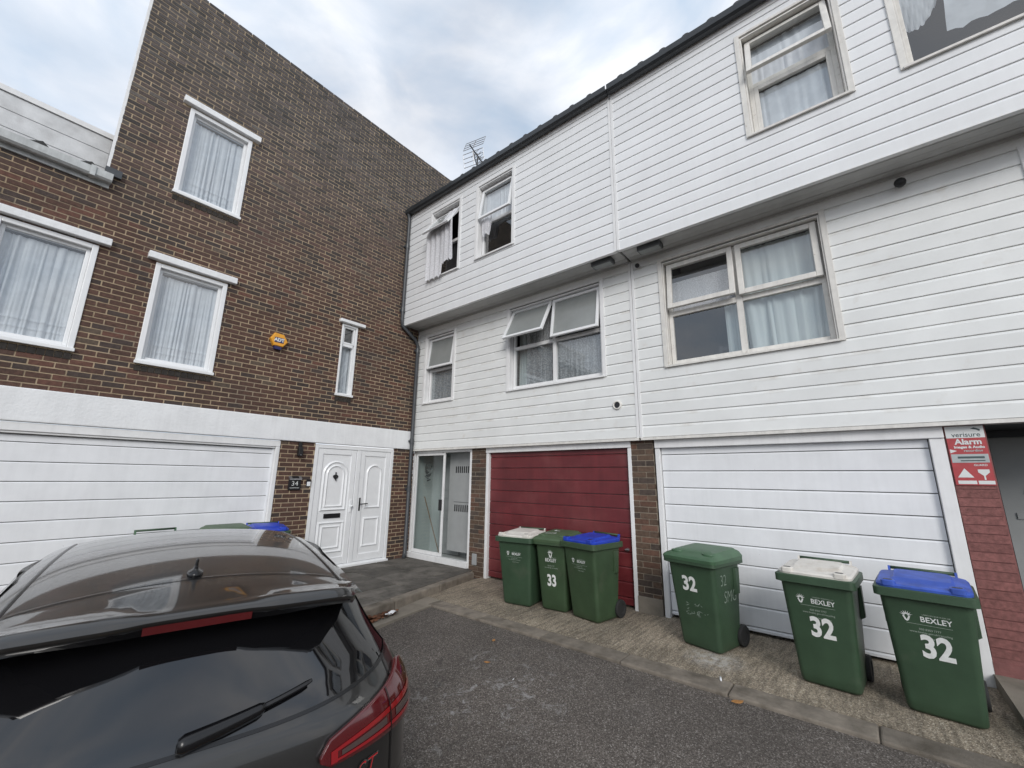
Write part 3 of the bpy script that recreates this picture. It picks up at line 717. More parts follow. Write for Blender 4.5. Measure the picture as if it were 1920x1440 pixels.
# ---------------------------------------------------------------- white boarded houses (facade along the plane x = 0)
JO = 4.91                 # party line between the two houses
OU, OL = 0.51, 0.06       # how far the upper and lower boarding stand proud
PB = 0.154
h33 = thing('boarded_house', (0, -2.4, 0), 'white weatherboarded house with red garage door, corner house beside the brick wall', 'house')
h32 = thing('boarded_house', (0, -7.0, 0), 'white weatherboarded house with white garage door and brick-red painted pier', 'house')
LW = {'s': (0.31, 1.17, 3.13, 4.54), 'd': (2.595, 4.425, 3.13, 4.61), 'b': (5.36, 7.18, 3.125, 4.61), 'e': (8.71, 10.4, 3.13, 4.62)}
UW = {'1': (0.80, 1.66, 5.59, 7.10), '2': (2.15, 3.02, 5.60, 7.10), '3': (6.67, 7.595, 5.65, 7.08), '4': (8.03, 9.9, 5.65, 7.10)}
def clad(house, name, u0, u1, z0, z1, o, holes, m):
    mb = MB(); sheet(mb, FB, (u0, u1, z0, z1), holes, o, 0.06)
    c = mb.build(name, 'backing', house, fix=False)
    boards(FB, [(u0+0.02, u1-0.02, z0+0.004, z1, o)], [(h[0]-0.03, h[1]+0.03, h[2]-0.02, h[3]+0.03) for h in holes], c, PB, m, 0)
    return c
clad(h33, 'lower_cladding', 0.03, JO, 2.185, 4.79, OL, [LW['s'], LW['d']], 'board_grimy')
clad(h33, 'upper_cladding', 0.01, JO, 4.765, 7.36, OU, [UW['1'], UW['2']], 'board')
clad(h32, 'lower_cladding', JO+0.02, 10.6, 2.185, 4.79, OL, [LW['b'], LW['e']], 'board_grimy')
clad(h32, 'upper_cladding', JO+0.02, 10.6, 4.765, 7.36, OU, [UW['3'], UW['4']], 'board')
for house, u0, u1 in ((h33, 0.0, JO), (h32, JO+0.02, 10.6)):
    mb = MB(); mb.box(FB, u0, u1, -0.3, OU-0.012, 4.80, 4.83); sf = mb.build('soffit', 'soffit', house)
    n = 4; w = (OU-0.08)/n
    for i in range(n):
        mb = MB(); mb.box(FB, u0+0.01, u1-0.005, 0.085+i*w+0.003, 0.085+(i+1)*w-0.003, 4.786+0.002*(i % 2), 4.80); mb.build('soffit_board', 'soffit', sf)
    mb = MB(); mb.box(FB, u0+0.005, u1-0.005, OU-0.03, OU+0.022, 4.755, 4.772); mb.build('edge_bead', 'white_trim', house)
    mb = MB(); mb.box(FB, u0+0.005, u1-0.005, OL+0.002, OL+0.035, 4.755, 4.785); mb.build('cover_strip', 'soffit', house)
    mb = MB(); mb.box(FB, u0+0.005, u1-0.005, -0.05, OL+0.03, 2.15, 2.184); mb.build('drip_strip', 'old_trim', house)
    # eaves board, gutter and tiled roof
    mb = MB(); mb.box(FB, u0, u1, OU-0.1, OU+0.03, 7.31, 7.46); mb.build('eaves_board', 'white_trim', house)
    mb = MB(); g = [(OU+0.031, 7.49), (OU+0.031, 7.40), (OU+0.06, 7.372), (OU+0.12, 7.372), (OU+0.15, 7.40), (OU+0.155, 7.49), (OU+0.14, 7.49), (OU+0.135, 7.41), (OU+0.05, 7.41), (OU+0.045, 7.49)]
    mb.rings([[FB(u, *p) for p in g] for u in (u0-0.005 if house is h33 else u0, u1)]); mb.build('gutter', 'gutter_dark', house, bevel=0.004)
    mb = MB(); sl_ = math.tan(R(16)); mb.box(FB, u0, u1, -6.0, OU+0.10, 7.44, 7.475)
    for v in mb.v: v.z += (v.x+OU+0.10)*sl_
    rf = mb.build('roof', 'roof_dark', house)
    u = u0+0.22
    while u < u1:
        mb = MB(); rr = []
        for o, zb in ((OU+0.14, 7.485), (OU-0.35, 7.485+0.475*sl_)):
            rr.append([FB(u+0.055*math.cos(math.pi*k/6), o, zb+0.045*math.sin(math.pi*k/6)) for k in range(7)])
        mb.rings(rr); mb.build('roof_tile', 'roof_dark', rf, smooth=True); u += 0.315
# vertical cover strips
for house, u, o, z0, z1 in ((h33, 0.012, OU, 4.76, 7.32), (h33, 0.03, OL, 2.185, 4.79), (h33, JO-0.012, OU, 4.76, 7.32), (h32, JO+0.03, OU, 4.76, 7.32), (h33, JO-0.012, OL, 2.18, 4.79), (h32, JO+0.032, OL, 2.18, 4.79)):
    mb = MB(); mb.box(FB, u-0.019, u+0.019, o-0.02, o+0.026, z0, z1); mb.build('cover_strip', 'white_trim', house, bevel=0.003)
# return walls: under the overhang at the corner and the end of the upper storey
mb = MB(); mb.quad((-OU, -0.005, 4.77), (0.0, -0.005, 4.77), (0.0, -0.005, 7.4), (-OU, -0.005, 7.4)); mb.build('return_wall', 'backing', h33, fix=False)

def surround(F, house, rect, o, m='old_trim', rev=0.10, sill=True):
    u0, u1, z0, z1 = rect
    mb = MB()
    mb.box(F, u0-0.045, u0+0.012, o-0.02, o+0.034, z0-0.03, z1+0.02); mb.box(F, u1-0.012, u1+0.045, o-0.02, o+0.034, z0-0.03, z1+0.02)
    mb.box(F, u0-0.044, u1+0.044, o-0.02, o+0.028, z1+0.0205, z1+0.055)
    # reveal linings and fixed outer frame
    mb.box(F, u0+0.0125, u0+0.03, o-rev, o+0.02, z0, z1-0.0005); mb.box(F, u1-0.03, u1-0.0125, o-rev, o+0.02, z0, z1-0.0005)
    mb.box(F, u0+0.0305, u1-0.0305, o-rev, o+0.018, z1-0.02, z1)
    frame(mb, F, u0+0.031, u1-0.031, z0+0.021, z1-0.021, o-rev-0.05, o-rev+0.0, 0.05)
    w = mb.build('window', m, house, bevel=0.004)
    if sill:
        mb = MB(); mb.rings([[F(u, *p) for p in ((o-rev, z0-0.005), (o+0.05, z0-0.032), (o+0.05, z0-0.008), (o-rev, z0+0.02))] for u in (u0-0.02, u1+0.02)])
        mb.build('sill', m, w)
    return w
def mull(w, F, u, z0, z1, o, t=0.03, m='white_trim'):
    mb = MB(); mb.box(F, u-t, u+t, o-0.05, o+0.006, z0, z1); mb.build('mullion', m, w, bevel=0.004)
def trans(w, F, u0, u1, z, o, t=0.03, m='white_trim'):
    mb = MB(); mb.box(F, u0, u1, o-0.05, o+0.002, z-t, z+t); mb.build('transom', m, w, bevel=0.004)
# 33 lower, small
o = OL; r = 0.08; rc = LW['s']; w = surround(FB, h33, rc, o, 'white_trim', r)
trans(w, FB, rc[0]+0.05, rc[1]-0.05, 3.83, o-r); pane(FB, rc[0]+0.07, rc[1]-0.07, 3.19, 3.81, o-r-0.03, w)
sash(FB, rc[0]+0.05, rc[1]-0.045, 3.84, 4.50, o-r+0.004, o-r+0.045, 0.045, R(7), w, 'upvc', 'frosted')
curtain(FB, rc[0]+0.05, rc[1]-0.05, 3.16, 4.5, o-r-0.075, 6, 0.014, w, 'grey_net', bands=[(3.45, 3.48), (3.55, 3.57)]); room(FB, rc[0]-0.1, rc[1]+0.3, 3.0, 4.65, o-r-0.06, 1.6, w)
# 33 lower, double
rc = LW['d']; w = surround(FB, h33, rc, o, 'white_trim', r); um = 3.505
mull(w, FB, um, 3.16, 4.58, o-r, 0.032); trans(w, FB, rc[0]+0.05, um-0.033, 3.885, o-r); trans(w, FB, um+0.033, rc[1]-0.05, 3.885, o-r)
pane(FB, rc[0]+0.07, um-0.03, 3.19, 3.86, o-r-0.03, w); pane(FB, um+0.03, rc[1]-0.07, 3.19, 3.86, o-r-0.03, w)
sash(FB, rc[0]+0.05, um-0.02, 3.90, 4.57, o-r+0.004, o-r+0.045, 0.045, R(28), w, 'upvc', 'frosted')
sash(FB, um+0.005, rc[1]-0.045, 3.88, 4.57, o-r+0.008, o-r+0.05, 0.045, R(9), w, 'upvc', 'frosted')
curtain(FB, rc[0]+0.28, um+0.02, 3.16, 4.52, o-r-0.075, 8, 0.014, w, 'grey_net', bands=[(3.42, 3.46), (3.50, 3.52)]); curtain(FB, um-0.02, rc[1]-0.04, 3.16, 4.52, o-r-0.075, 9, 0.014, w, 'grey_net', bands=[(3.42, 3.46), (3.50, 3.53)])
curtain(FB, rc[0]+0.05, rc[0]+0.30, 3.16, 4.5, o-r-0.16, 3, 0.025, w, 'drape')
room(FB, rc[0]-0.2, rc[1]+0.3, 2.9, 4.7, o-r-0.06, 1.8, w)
# 32 lower, double
rc = LW['b']; w = surround(FB, h32, rc, o, 'old_trim', r); um = 6.265
mull(w, FB, um, 3.15, 4.58, o-r, 0.035, 'old_trim'); trans(w, FB, rc[0]+0.05, um-0.036, 3.86, o-r, 0.035, 'old_trim'); trans(w, FB, um+0.036, rc[1]-0.05, 3.86, o-r, 0.035, 'old_trim')
pane(FB, rc[0]+0.075, um-0.03, 3.19, 3.83, o-r-0.03, w); pane(FB, um+0.03, rc[1]-0.075, 3.19, 3.83, o-r-0.03, w)
sash(FB, rc[0]+0.055, um-0.015, 3.90, 4.575, o-r+0.004, o-r+0.05, 0.065, R(6), w, 'old_trim', 'glass')
sash(FB, um+0.015, rc[1]-0.05, 3.89, 4.575, o-r+0.004, o-r+0.05, 0.065, R(1.5), w, 'old_trim', 'glass')
curtain(FB, um+0.02, rc[1]-0.06, 3.14, 4.55, o-r-0.10, 5, 0.035, w, 'drape', pinch=0.06); curtain(FB, um-0.20, um+0.03, 3.14, 3.9, o-r-0.13, 1.5, 0.015, w, 'drape')
curtain(FB, rc[0]+0.07, um-0.03, 3.90, 4.36, o-r-0.10, 5, 0.004, w, 'lace', name='half_net')
mb = MB(); mb.box(FB, 5.93, 5.965, -0.28, -0.25, 3.1, 3.36); mb.box(FB, 5.93, 6.25, -0.28, -0.255, 3.30, 3.345); mb.box(FB, 5.965, 6.25, -0.275, -0.26, 3.2, 3.24); mb.build('chair_back', 'black_plastic', w)
room(FB, rc[0]-0.2, rc[1]+0.3, 2.9, 4.7, o-r-0.06, 1.8, w)
# 32 lower, the window at the picture's right edge
rc = LW['e']; w = surround(FB, h32, rc, o, 'white_trim', r); pane(FB, rc[0]+0.075, rc[1]-0.075, 3.2, 4.55, o-r-0.03, w); curtain(FB, rc[0]+0.05, rc[1]-0.05, 3.14, 4.55, o-r-0.14, 8, 0.03, w, 'drape'); room(FB, rc[0]-0.1, rc[1]+0.1, 2.9, 4.7, o-r-0.06, 1.6, w)
# upper windows
o = OU; r = 0.10
rc = UW['1']; w = surround(FB, h33, rc, o, 'white_trim', r); trans(w, FB, rc[0]+0.05, rc[1]-0.05, 6.33, o-r)
sash(FB, rc[0]+0.05, rc[1]-0.05, 6.35, 6.99, o-r+0.004, o-r+0.045, 0.045, R(35), w, 'upvc', 'frosted'); pane(FB, rc[0]+0.07, rc[1]-0.07, 5.65, 6.31, o-r-0.03, w)
mb = MB(); nu, nz = 40, 26
for j in range(nz+1):     # lace curtain blown out over the sill
    t = j/nz
    for i in range(nu+1):
        s = i/nu; out = 0.07+0.20*min(1, t*3.5)-0.07*t
        if s > 0.62: zz_ = 6.96-(1.20+0.03*math.sin(s*60))*t
        else: zz_ = 6.92-(1.40+0.025*math.sin(s*70))*t
        mb.v.append(FB(rc[0]+0.04+0.80*s*(1-0.03*t)-0.02*t, o-r+out+0.022*math.sin(s*34+t*1.3)*(0.4+t)+(0.03 if s > 0.62 else 0), zz_))
for j in range(nz):
    for i in range(nu): q = j*(nu+1)+i; mb.f.append((q, q+1, q+nu+2, q+nu+1))
mb.build('lace_curtain', 'lace', w, smooth=True, fix=False)
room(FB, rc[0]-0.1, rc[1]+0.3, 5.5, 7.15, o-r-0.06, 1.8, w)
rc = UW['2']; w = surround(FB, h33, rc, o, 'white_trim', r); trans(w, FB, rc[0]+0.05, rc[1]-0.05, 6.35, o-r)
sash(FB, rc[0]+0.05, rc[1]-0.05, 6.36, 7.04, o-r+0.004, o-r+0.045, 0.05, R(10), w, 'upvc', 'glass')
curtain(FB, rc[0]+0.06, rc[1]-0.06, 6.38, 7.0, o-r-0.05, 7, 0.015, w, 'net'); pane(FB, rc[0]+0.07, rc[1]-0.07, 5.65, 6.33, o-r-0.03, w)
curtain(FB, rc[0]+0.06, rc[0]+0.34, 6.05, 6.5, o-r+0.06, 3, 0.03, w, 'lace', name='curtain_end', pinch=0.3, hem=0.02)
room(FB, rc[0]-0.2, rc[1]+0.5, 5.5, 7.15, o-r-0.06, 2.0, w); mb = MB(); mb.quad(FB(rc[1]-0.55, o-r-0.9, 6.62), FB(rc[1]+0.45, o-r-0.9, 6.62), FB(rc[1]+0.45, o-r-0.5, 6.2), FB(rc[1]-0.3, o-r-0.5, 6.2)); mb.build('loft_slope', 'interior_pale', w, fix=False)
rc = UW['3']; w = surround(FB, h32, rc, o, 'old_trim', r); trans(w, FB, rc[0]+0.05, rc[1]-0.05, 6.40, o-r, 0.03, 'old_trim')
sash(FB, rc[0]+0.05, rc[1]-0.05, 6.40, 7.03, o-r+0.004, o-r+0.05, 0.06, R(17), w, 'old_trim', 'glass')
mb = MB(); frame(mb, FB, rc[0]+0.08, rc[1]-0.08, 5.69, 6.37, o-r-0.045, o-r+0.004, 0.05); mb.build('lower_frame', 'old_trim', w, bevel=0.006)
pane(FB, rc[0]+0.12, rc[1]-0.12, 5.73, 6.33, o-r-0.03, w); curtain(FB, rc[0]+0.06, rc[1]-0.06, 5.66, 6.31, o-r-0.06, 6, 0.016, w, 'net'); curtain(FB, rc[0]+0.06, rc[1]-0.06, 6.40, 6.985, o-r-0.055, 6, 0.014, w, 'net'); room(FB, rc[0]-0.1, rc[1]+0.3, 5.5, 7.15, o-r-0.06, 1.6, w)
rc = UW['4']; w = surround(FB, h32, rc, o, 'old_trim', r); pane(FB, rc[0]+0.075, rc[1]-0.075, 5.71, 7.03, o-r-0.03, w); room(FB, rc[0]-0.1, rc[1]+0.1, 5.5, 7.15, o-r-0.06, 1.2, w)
def swag(pts_top, pts_bot, o, name):
    mb = MB(); m = 14; n = len(pts_top)
    for j in range(m+1):
        t = j/m
        for i in range(n):
            a, b = pts_top[i], pts_bot[i]; mb.v.append(FB(a[0]+(b[0]-a[0])*t, o+0.07*math.sin(t*math.pi)+0.012*math.sin(i*2.4+j*0.9), a[1]+(b[1]-a[1])*t+0.012*math.sin(i*1.7+j)))
    for j in range(m):
        for i in range(n-1): q = j*n+i; mb.f.append((q, q+1, q+n+1, q+n))
    mb.build(name, 'net', w, smooth=True, fix=False)
n = 24
swag([(8.06+0.5*i/n, 7.05) for i in range(n+1)], [(8.08+0.34*i/n, 6.28-0.16*math.sin(i/n*math.pi)+0.22*i/n) for i in range(n+1)], o-r-0.12, 'net_curtain')
swag([(8.45+1.3*i/n, 7.05) for i in range(n+1)], [(8.40+1.3*i/n, 6.02-0.10*math.sin(i/n*math.pi)+0.24*i/n) for i in range(n+1)], o-r-0.12, 'net_curtain')

# ground floor: wall behind, piers, garage doors, porch doors
def pier(house, u0, u1, z0, z1, tint, name='pier', mort='mortar_grey', rend=None, length=0.225, half=0.5, mj=0.011):
    mb = MB(); mb.box(FB, u0, u1, -0.3, 0.0, z0, z1); p = mb.build(name, mort, house)
    brickwork(FB, [(u0, u1, z0 if rend is None else rend, z1)], [], p, 0.075, length, tint, lambda u, z: 1.0, mj=mj, proud=0.006, z0=0.01, half=half)
    return p
pier(h33, 1.705, 2.045, -0.05, 2.15, tint_b)
p = pier(h33, JO-0.155, JO+0.15, -0.05, 2.15, tint_b, rend=0.19)
mb = MB(); mb.box(FB, JO-0.16, JO+0.155, -0.05, 0.018, -0.02, 0.19); mb.build('render_base', 'concrete', p, bevel=0.006)
pr = pier(h32, 7.80, 8.065, -0.05, 2.15, tint_red, mort='red_paint', rend=0.20, length=0.26, half=0.0, mj=0.007)
mb = MB(); mb.box(FB, 7.798, 8.068, -0.05, 0.010, 0.10, 0.20); mb.build('render_base', 'red_paint', pr)
mb = MB(); mb.box(FB, 7.80, 8.05, -0.05, 0.014, 0.03, 0.099); mb.build('footing_brick', 'mortar', pr)
def garage(house, u0, u1, zt, pitch, m, fm, z0=0.03, lock=None):
    mb = MB(); mb.box(FB, u0-0.06, u0, -0.12, 0.006, -0.02, zt-0.007); mb.box(FB, u1, u1+0.103 if m == 'garage_white' else u1+0.055, -0.12, 0.008, -0.02, zt-0.007); mb.box(FB, u0-0.059, u1+(0.103 if m == 'garage_white' else 0.054), -0.12, 0.022, zt-0.006, 2.149); mb.build('garage_frame', fm, house, bevel=0.005)
    mb = MB(); mb.box(FB, u0, u1, -0.16, -0.075, z0, zt+0.02); g = mb.build('garage_door', 'backing', house)
    z = zt; k = 0
    while z > z0+0.015:
        zl = max(z-pitch if k else z-pitch*0.45, z0); k += 1
        mb = MB(); pr_ = [(-0.085, zl+0.004), (-0.045, zl+0.007), (-0.045, z-0.018), (-0.056, z-0.003), (-0.085, z-0.002)]
        mb.rings([[FB(u, *p) for p in pr_] for u in (u0+0.008, u1-0.008)]); mb.build('panel', m, g); z = zl
    if lock:
        mb = MB(); mb.tube([FB(lock[0], -0.05, lock[1]), FB(lock[0], -0.02, lock[1])], 0.022); mb.tube([FB(lock[0]-0.03, -0.018, lock[1]), FB(lock[0]+0.03, -0.018, lock[1])], 0.012); mb.build('lock_handle', 'steel', g)
    return g
garage(h33, 2.115, 4.70, 2.07, 0.186, 'garage_red', 'white_trim', lock=(4.62, 0.72))
garage(h32, 5.145, 7.695, 2.05, 0.2085, 'garage_white', 'white_trim')
# sliding porch door
mb = MB(); frame(mb, FB, 0.02, 1.70, 0.10, 2.15, -0.10, 0.012, 0.045, 0.085); pd = mb.build('porch_frame', 'white_trim', h33, bevel=0.005)
mb = MB(); mb.box(FB, 0.0, 1.69, -0.05, 0.05, 0.10, 0.20); mb.build('porch_threshold', 'white_trim', h33, bevel=0.006)
mb = MB(); frame(mb, FB, 0.09, 0.965, 0.205, 2.10, -0.03, 0.0, 0.045, 0.06); sd = mb.build('sliding_door', 'white_trim', h33, bevel=0.004)
pane(FB, 0.13, 0.925, 0.26, 2.06, -0.02, sd, 'glass_green')
mb = MB(); mb.box(FB, 0.87, 0.94, 0.0, 0.03, 1.02, 1.22); mb.build('handle', 'black_plastic', sd, bevel=0.006)
# porch interior: meter cupboard, inner door, walls, leaning stick
mb = MB(); mb.quad((0.55, -0.02, 0.1), (0.55, -1.75, 0.1), (0.55, -1.75, 2.2), (0.55, -0.02, 2.2)); mb.quad((0.05, -0.02, 0.1), (0.9, -0.02, 0.1), (0.9, -0.02, 2.2), (0.05, -0.02, 2.2)); mb.quad((0.05, -1.75, 0.1), (0.9, -1.75, 0.1), (0.9, -1.75, 2.2), (0.05, -1.75, 2.2)); mb.quad((0.0, -0.02, 2.17), (0.9, -0.02, 2.17), (0.9, -1.75, 2.17), (0.0, -1.75, 2.17)); mb.quad((0.0, -0.02, 0.14), (0.9, -0.02, 0.14), (0.9, -1.75, 0.14), (0.0, -1.75, 0.14))
pi = mb.build('porch_lining', 'interior_pale', h33, fix=False)
mb = MB(); mb.box(FB, 0.84, 1.68, -0.30, -0.26, 0.28, 2.14); cb = mb.build('meter_cupboard', 'cupboard_grey', h33)
mb = MB(); mb.box(FB, 0.99, 1.655, -0.262, -0.255, 1.172, 1.178); 
for zc in (1.72, 1.00):
    for i in range(7):
        m2 = MB(); m2.box(FB, 1.01+i*0.056, 1.038+i*0.056, -0.262, -0.2565, zc, zc+0.125); m2.build('vent_slot', 'black_plastic', cb)
mb.build('panel_joint', 'black_plastic', cb)
mb = MB(); mb.box(FI, 0.50, 0.54, -0.92, -0.30, 0.15, 2.05); dn = mb.build('inner_door', 'porch_door', h33, bevel=0.01)
for za, zb in ((0.3, 0.85), (0.98, 1.25), (1.38, 1.9)):
    mb = MB(); frame(mb, lambda a, b, c: Vector((b, a, c)), -0.82, -0.40, za, zb, 0.488, 0.50, 0.04); mb.build('moulding', 'porch_door', dn)
mb = MB(); mb.tube([(0.10, -0.30, 1.25), (0.22, -0.68, 0.18)], 0.010); mb.build('stick', 'wood', pi)
mb = MB()
for k in range(40): 
    a = random.uniform(0, 6.28); rr = random.uniform(0, .13); mb.tube([(0.16, -0.32+rr*math.cos(a), 1.75+rr*math.sin(a)*1.6), (0.13, -0.32+rr*math.cos(a+.6), 1.75+rr*math.sin(a+.6)*1.6)], 0.006, 4)
mb.build('hanging_plant', 'alu_dark', pi)
# recessed porch at the right with a panelled door
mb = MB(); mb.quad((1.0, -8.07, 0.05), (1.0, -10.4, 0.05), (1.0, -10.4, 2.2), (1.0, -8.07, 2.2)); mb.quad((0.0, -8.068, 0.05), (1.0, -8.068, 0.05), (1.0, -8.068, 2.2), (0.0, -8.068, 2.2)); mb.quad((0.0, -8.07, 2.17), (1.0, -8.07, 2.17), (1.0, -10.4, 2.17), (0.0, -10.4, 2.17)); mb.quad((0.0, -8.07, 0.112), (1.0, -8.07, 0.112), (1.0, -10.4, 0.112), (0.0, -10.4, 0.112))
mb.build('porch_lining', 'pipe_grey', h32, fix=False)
mb = MB(); mb.box(FI, 0.93, 0.98, -9.12, -8.16, 0.13, 2.1); dr = mb.build('porch_door', 'porch_door', h32, bevel=0.01)
mb = MB()
for k in range(5):
    a0, a1 = math.pi*(k+0.1)/5, math.pi*(k+0.9)/5
    def fp(r, a): return Vector((0.925, -8.64-r*math.cos(a), 1.52+r*math.sin(a)))
    mb.rings([[fp(0.14, a0), fp(0.14, a1), fp(0.27, a1), fp(0.27, a0)], [p+Vector((0.02, 0, 0)) for p in (fp(0.14, a0), fp(0.14, a1), fp(0.27, a1), fp(0.27, a0))]])
mb.build('fan_light', 'glass_green', dr)
mb = MB(); mb.box(FI, 0.915, 0.932, -8.98, -8.30, 0.3, 0.36); mb.box(FI, 0.915, 0.932, -8.98, -8.30, 0.80, 0.86); mb.box(FI, 0.915, 0.932, -8.98, -8.30, 1.30, 1.36); mb.build('moulding', 'porch_door', dr)
# main wall behind everything, so that no sky shows through
for house, u0, u1 in ((h33, 0.0, JO), (h32, JO, 10.6)):
    mb = MB(); mb.quad((2.3, -u0, 0), (2.3, -u1, 0), (2.3, -u1, 7.4), (2.3, -u0, 7.4)); mb.build('inner_wall', 'interior', house, fix=False)
# rainwater pipe in the corner
mb = MB(); P0 = [(-OU-0.10, -0.07, 7.40), (-OU-0.065, -0.06, 7.25), (-OU-0.065, -0.06, 4.88), (-OU-0.05, -0.06, 4.76), (-0.20, -0.075, 4.52), (-0.135, -0.08, 4.40), (-0.135, -0.08, 0.20), (-0.17, -0.10, 0.10)]
mb.tube(P0, 0.037, 14); dp = mb.build('downpipe', 'pipe_grey', h33, smooth=True)
for z, x, y in ((6.6, -OU-0.065, -0.06), (5.1, -OU-0.065, -0.06), (4.3, -0.135, -0.08), (2.35, -0.135, -0.08), (1.4, -0.135, -0.08)):
    mb = MB(); mb.tube([(x, y, z-0.05), (x, y, z+0.05)], 0.045, 14); mb.box(FI, x-0.055, x+0.055, y+0.02, y+0.055, z-0.02, z+0.02); mb.build('pipe_collar', 'pipe_grey', dp)
# flue vent through the boards
vt = thing('wall_vent', FB(4.615, OL, 2.66), 'small round vent with dark mouth in the white boards above the red garage', 'vent')
mb = MB(); 
rr = []
for rad, oo in ((0.068, OL+0.005), (0.068, OL+0.03), (0.058, OL+0.042), (0.046, OL+0.042), (0.044, OL+0.012)):
    rr.append([FB(4.615+rad*math.cos(2*math.pi*k/24), oo, 2.66+rad*math.sin(2*math.pi*k/24)) for k in range(24)])
mb.rings(rr, cap=False); mb.build('rim', 'old_trim', vt, smooth=True)
mb = MB(); mb.rings([[FB(4.615+0.046*math.cos(2*math.pi*k/24), oo, 2.66+0.046*math.sin(2*math.pi*k/24)) for k in range(24)] for oo in (OL+0.018, OL+0.022)]); mb.build('grille', 'sign_black', vt)
# ---------------------------------------------------------------- wheelie bins
def rrect(w, y0, y1, r, z, n=5):
    P = []
    for cx, cy, a0 in ((w/2-r, y1-r, 0), (-w/2+r, y1-r, 90), (-w/2+r, y0+r, 180), (w/2-r, y0+r, 270)):
        for k in range(n+1):
            a = R(a0+90*k/n); P.append(Vector((cx+r*math.cos(a), cy+r*math.sin(a), z)))
    return P
def make_bin(loc, rz, label, lid, body='bin_green', s=(1, 1, 1), style='flat', number=None, text=True, group='wheelie bins', num_x=0.0, num_z=0.40, txt_z=0.66, crest='side', extra=None, lean=0.0, num_size=0.2, bar=0.0, ts=1.0):
    t = thing('wheelie_bin', loc, label, 'bin', group, rz, local=True)
    sx, sy, sz = s; t.scale = (sx, sy, sz); t.rotation_euler.x = lean
    H = 0.80
    def front(z): return -0.20-0.10*(z/H)           # y of the sloping front
    def halfw(z): return 0.205+0.045*(z/H)
    mb = MB(); rings = []
    for z, i in ((0.0, 0.03), (0.012, 0.008), (0.03, 0.0), (0.1, 0), (0.25, 0), (0.4, 0), (0.55, 0), (0.7, 0), (H, 0)):
        rings.append(rrect(2*halfw(z)-2*i, front(z)+i, 0.205+0.02*z-i, 0.045-i*0.5, z))
    mb.rings(rings); mb.build('body', body, t, smooth=True)
    me = t.children[0]; me.modifiers.new('e', 'EDGE_SPLIT').split_angle = R(50)
    mb = MB(); W = 0.55
    rings = [rrect(W-0.04, -0.31, 0.24, 0.04, H-0.012), rrect(W+0.012, -0.342, 0.262, 0.042, H), rrect(W+0.012, -0.342, 0.262, 0.042, H+0.055), rrect(W-0.0, -0.336, 0.255, 0.038, H+0.06)]
    mb.rings(rings); mb.build('rim', body, t, smooth=True).modifiers.new('e', 'EDGE_SPLIT').split_angle = R(40)
    for sd in (-1, 1):
        mb = MB(); mb.rings([[Vector((sd*(halfw(z)+0.002), y, z)) for y, z in ((0.09, 0.5), (0.15, 0.5), (0.17, H-0.04), (0.07, H-0.04))], [Vector((sd*(halfw(H)+0.018), y, z)) for y, z in ((0.10, 0.52), (0.14, 0.52), (0.16, H-0.04), (0.08, H-0.04))]]); mb.build('rib', body, t)
    top = H+0.06
    mb = MB()
    if style == 'flat':
        def L(w, y0, y1, z0, z1, r):       # ring tilted: lower at the front (y0), higher at the back
            P = rrect(w, y0, y1, r, 0)
            for p in P: p.z = z0+(z1-z0)*(p.y-y0)/(y1-y0)
            return P
        mb.rings([L(0.52, -0.318, 0.235, top-0.004, top, 0.07), L(0.525, -0.32, 0.24, top+0.016, top+0.03, 0.07), L(0.50, -0.308, 0.232, top+0.028, top+0.045, 0.07), L(0.36, -0.20, 0.18, top+0.036, top+0.056, 0.05), L(0.32, -0.17, 0.16, top+0.056, top+0.072, 0.04)])
        ld = mb.build('lid', lid, t, smooth=True); ld.modifiers.new('e', 'EDGE_SPLIT').split_angle = R(32)
        for sd in (-1, 1):
            mb = MB(); mb.rings([rrect(0.085, -0.325, -0.25, 0.02, top+0.012), rrect(0.085, -0.325, -0.25, 0.02, top+0.045), rrect(0.07, -0.315, -0.258, 0.018, top+0.052)])
            for v in mb.v: v.x += sd*0.185
            mb.build('lid_grip', lid, ld, smooth=True).modifiers.new('e', 'EDGE_SPLIT').split_angle = R(40)
            mb = MB(); mb.rings([rrect(0.055, -0.31, -0.27, 0.015, top+0.0525), rrect(0.055, -0.31, -0.27, 0.015, top+0.0535)])
            for v in mb.v: v.x += sd*0.185
            mb.build('grip_recess', 'black_plastic', ld)
    else:
        def L(w, y0, y1, z0, z1, r, bow=0.0):
            P = rrect(w, y0, y1, r, 0)
            for p in P: p.z = z0+(z1-z0)*(p.y-y0)/(y1-y0)-bow*(2*p.x/w)**2
            return P
        mb.rings([L(0.565, -0.345, 0.255, top-0.03, top-0.03, 0.045), L(0.572, -0.35, 0.26, top-0.0, top+0.012, 0.045), L(0.555, -0.34, 0.255, top+0.012, top+0.03, 0.05), L(0.53, -0.32, 0.25, top+0.024, top+0.052, 0.055), L(0.46, -0.24, 0.235, top+0.042, top+0.068, 0.05), L(0.44, -0.22, 0.225, top+0.056, top+0.078, 0.045), L(0.2, -0.08, 0.15, top+0.066, top+0.084, 0.03)])
        ld = mb.build('lid', lid, t, smooth=True); ld.modifiers.new('e', 'EDGE_SPLIT').split_angle = R(32)
        for sd in (-1, 1):
            mb = MB(); 
            rr = [[Vector((sd*0.17+a*math.cos(2*math.pi*k/16), -0.235+a*0.6*math.sin(2*math.pi*k/16), top+0.030+dz)) for k in range(16)] for a, dz in ((0.062, 0.0), (0.058, 0.022), (0.046, 0.026), (0.04, 0.008))]
            mb.rings(rr); mb.build('lid_grip', lid, ld, smooth=True)
    # handle bar at the back with its two arms
    mb = MB(); zb = top+(0.062 if style == 'flat' else 0.04)+bar
    mb.tube([(-0.20, 0.275, zb), (0.20, 0.275, zb)], 0.013, 8); mb.build('handle_bar', body, t, smooth=True)
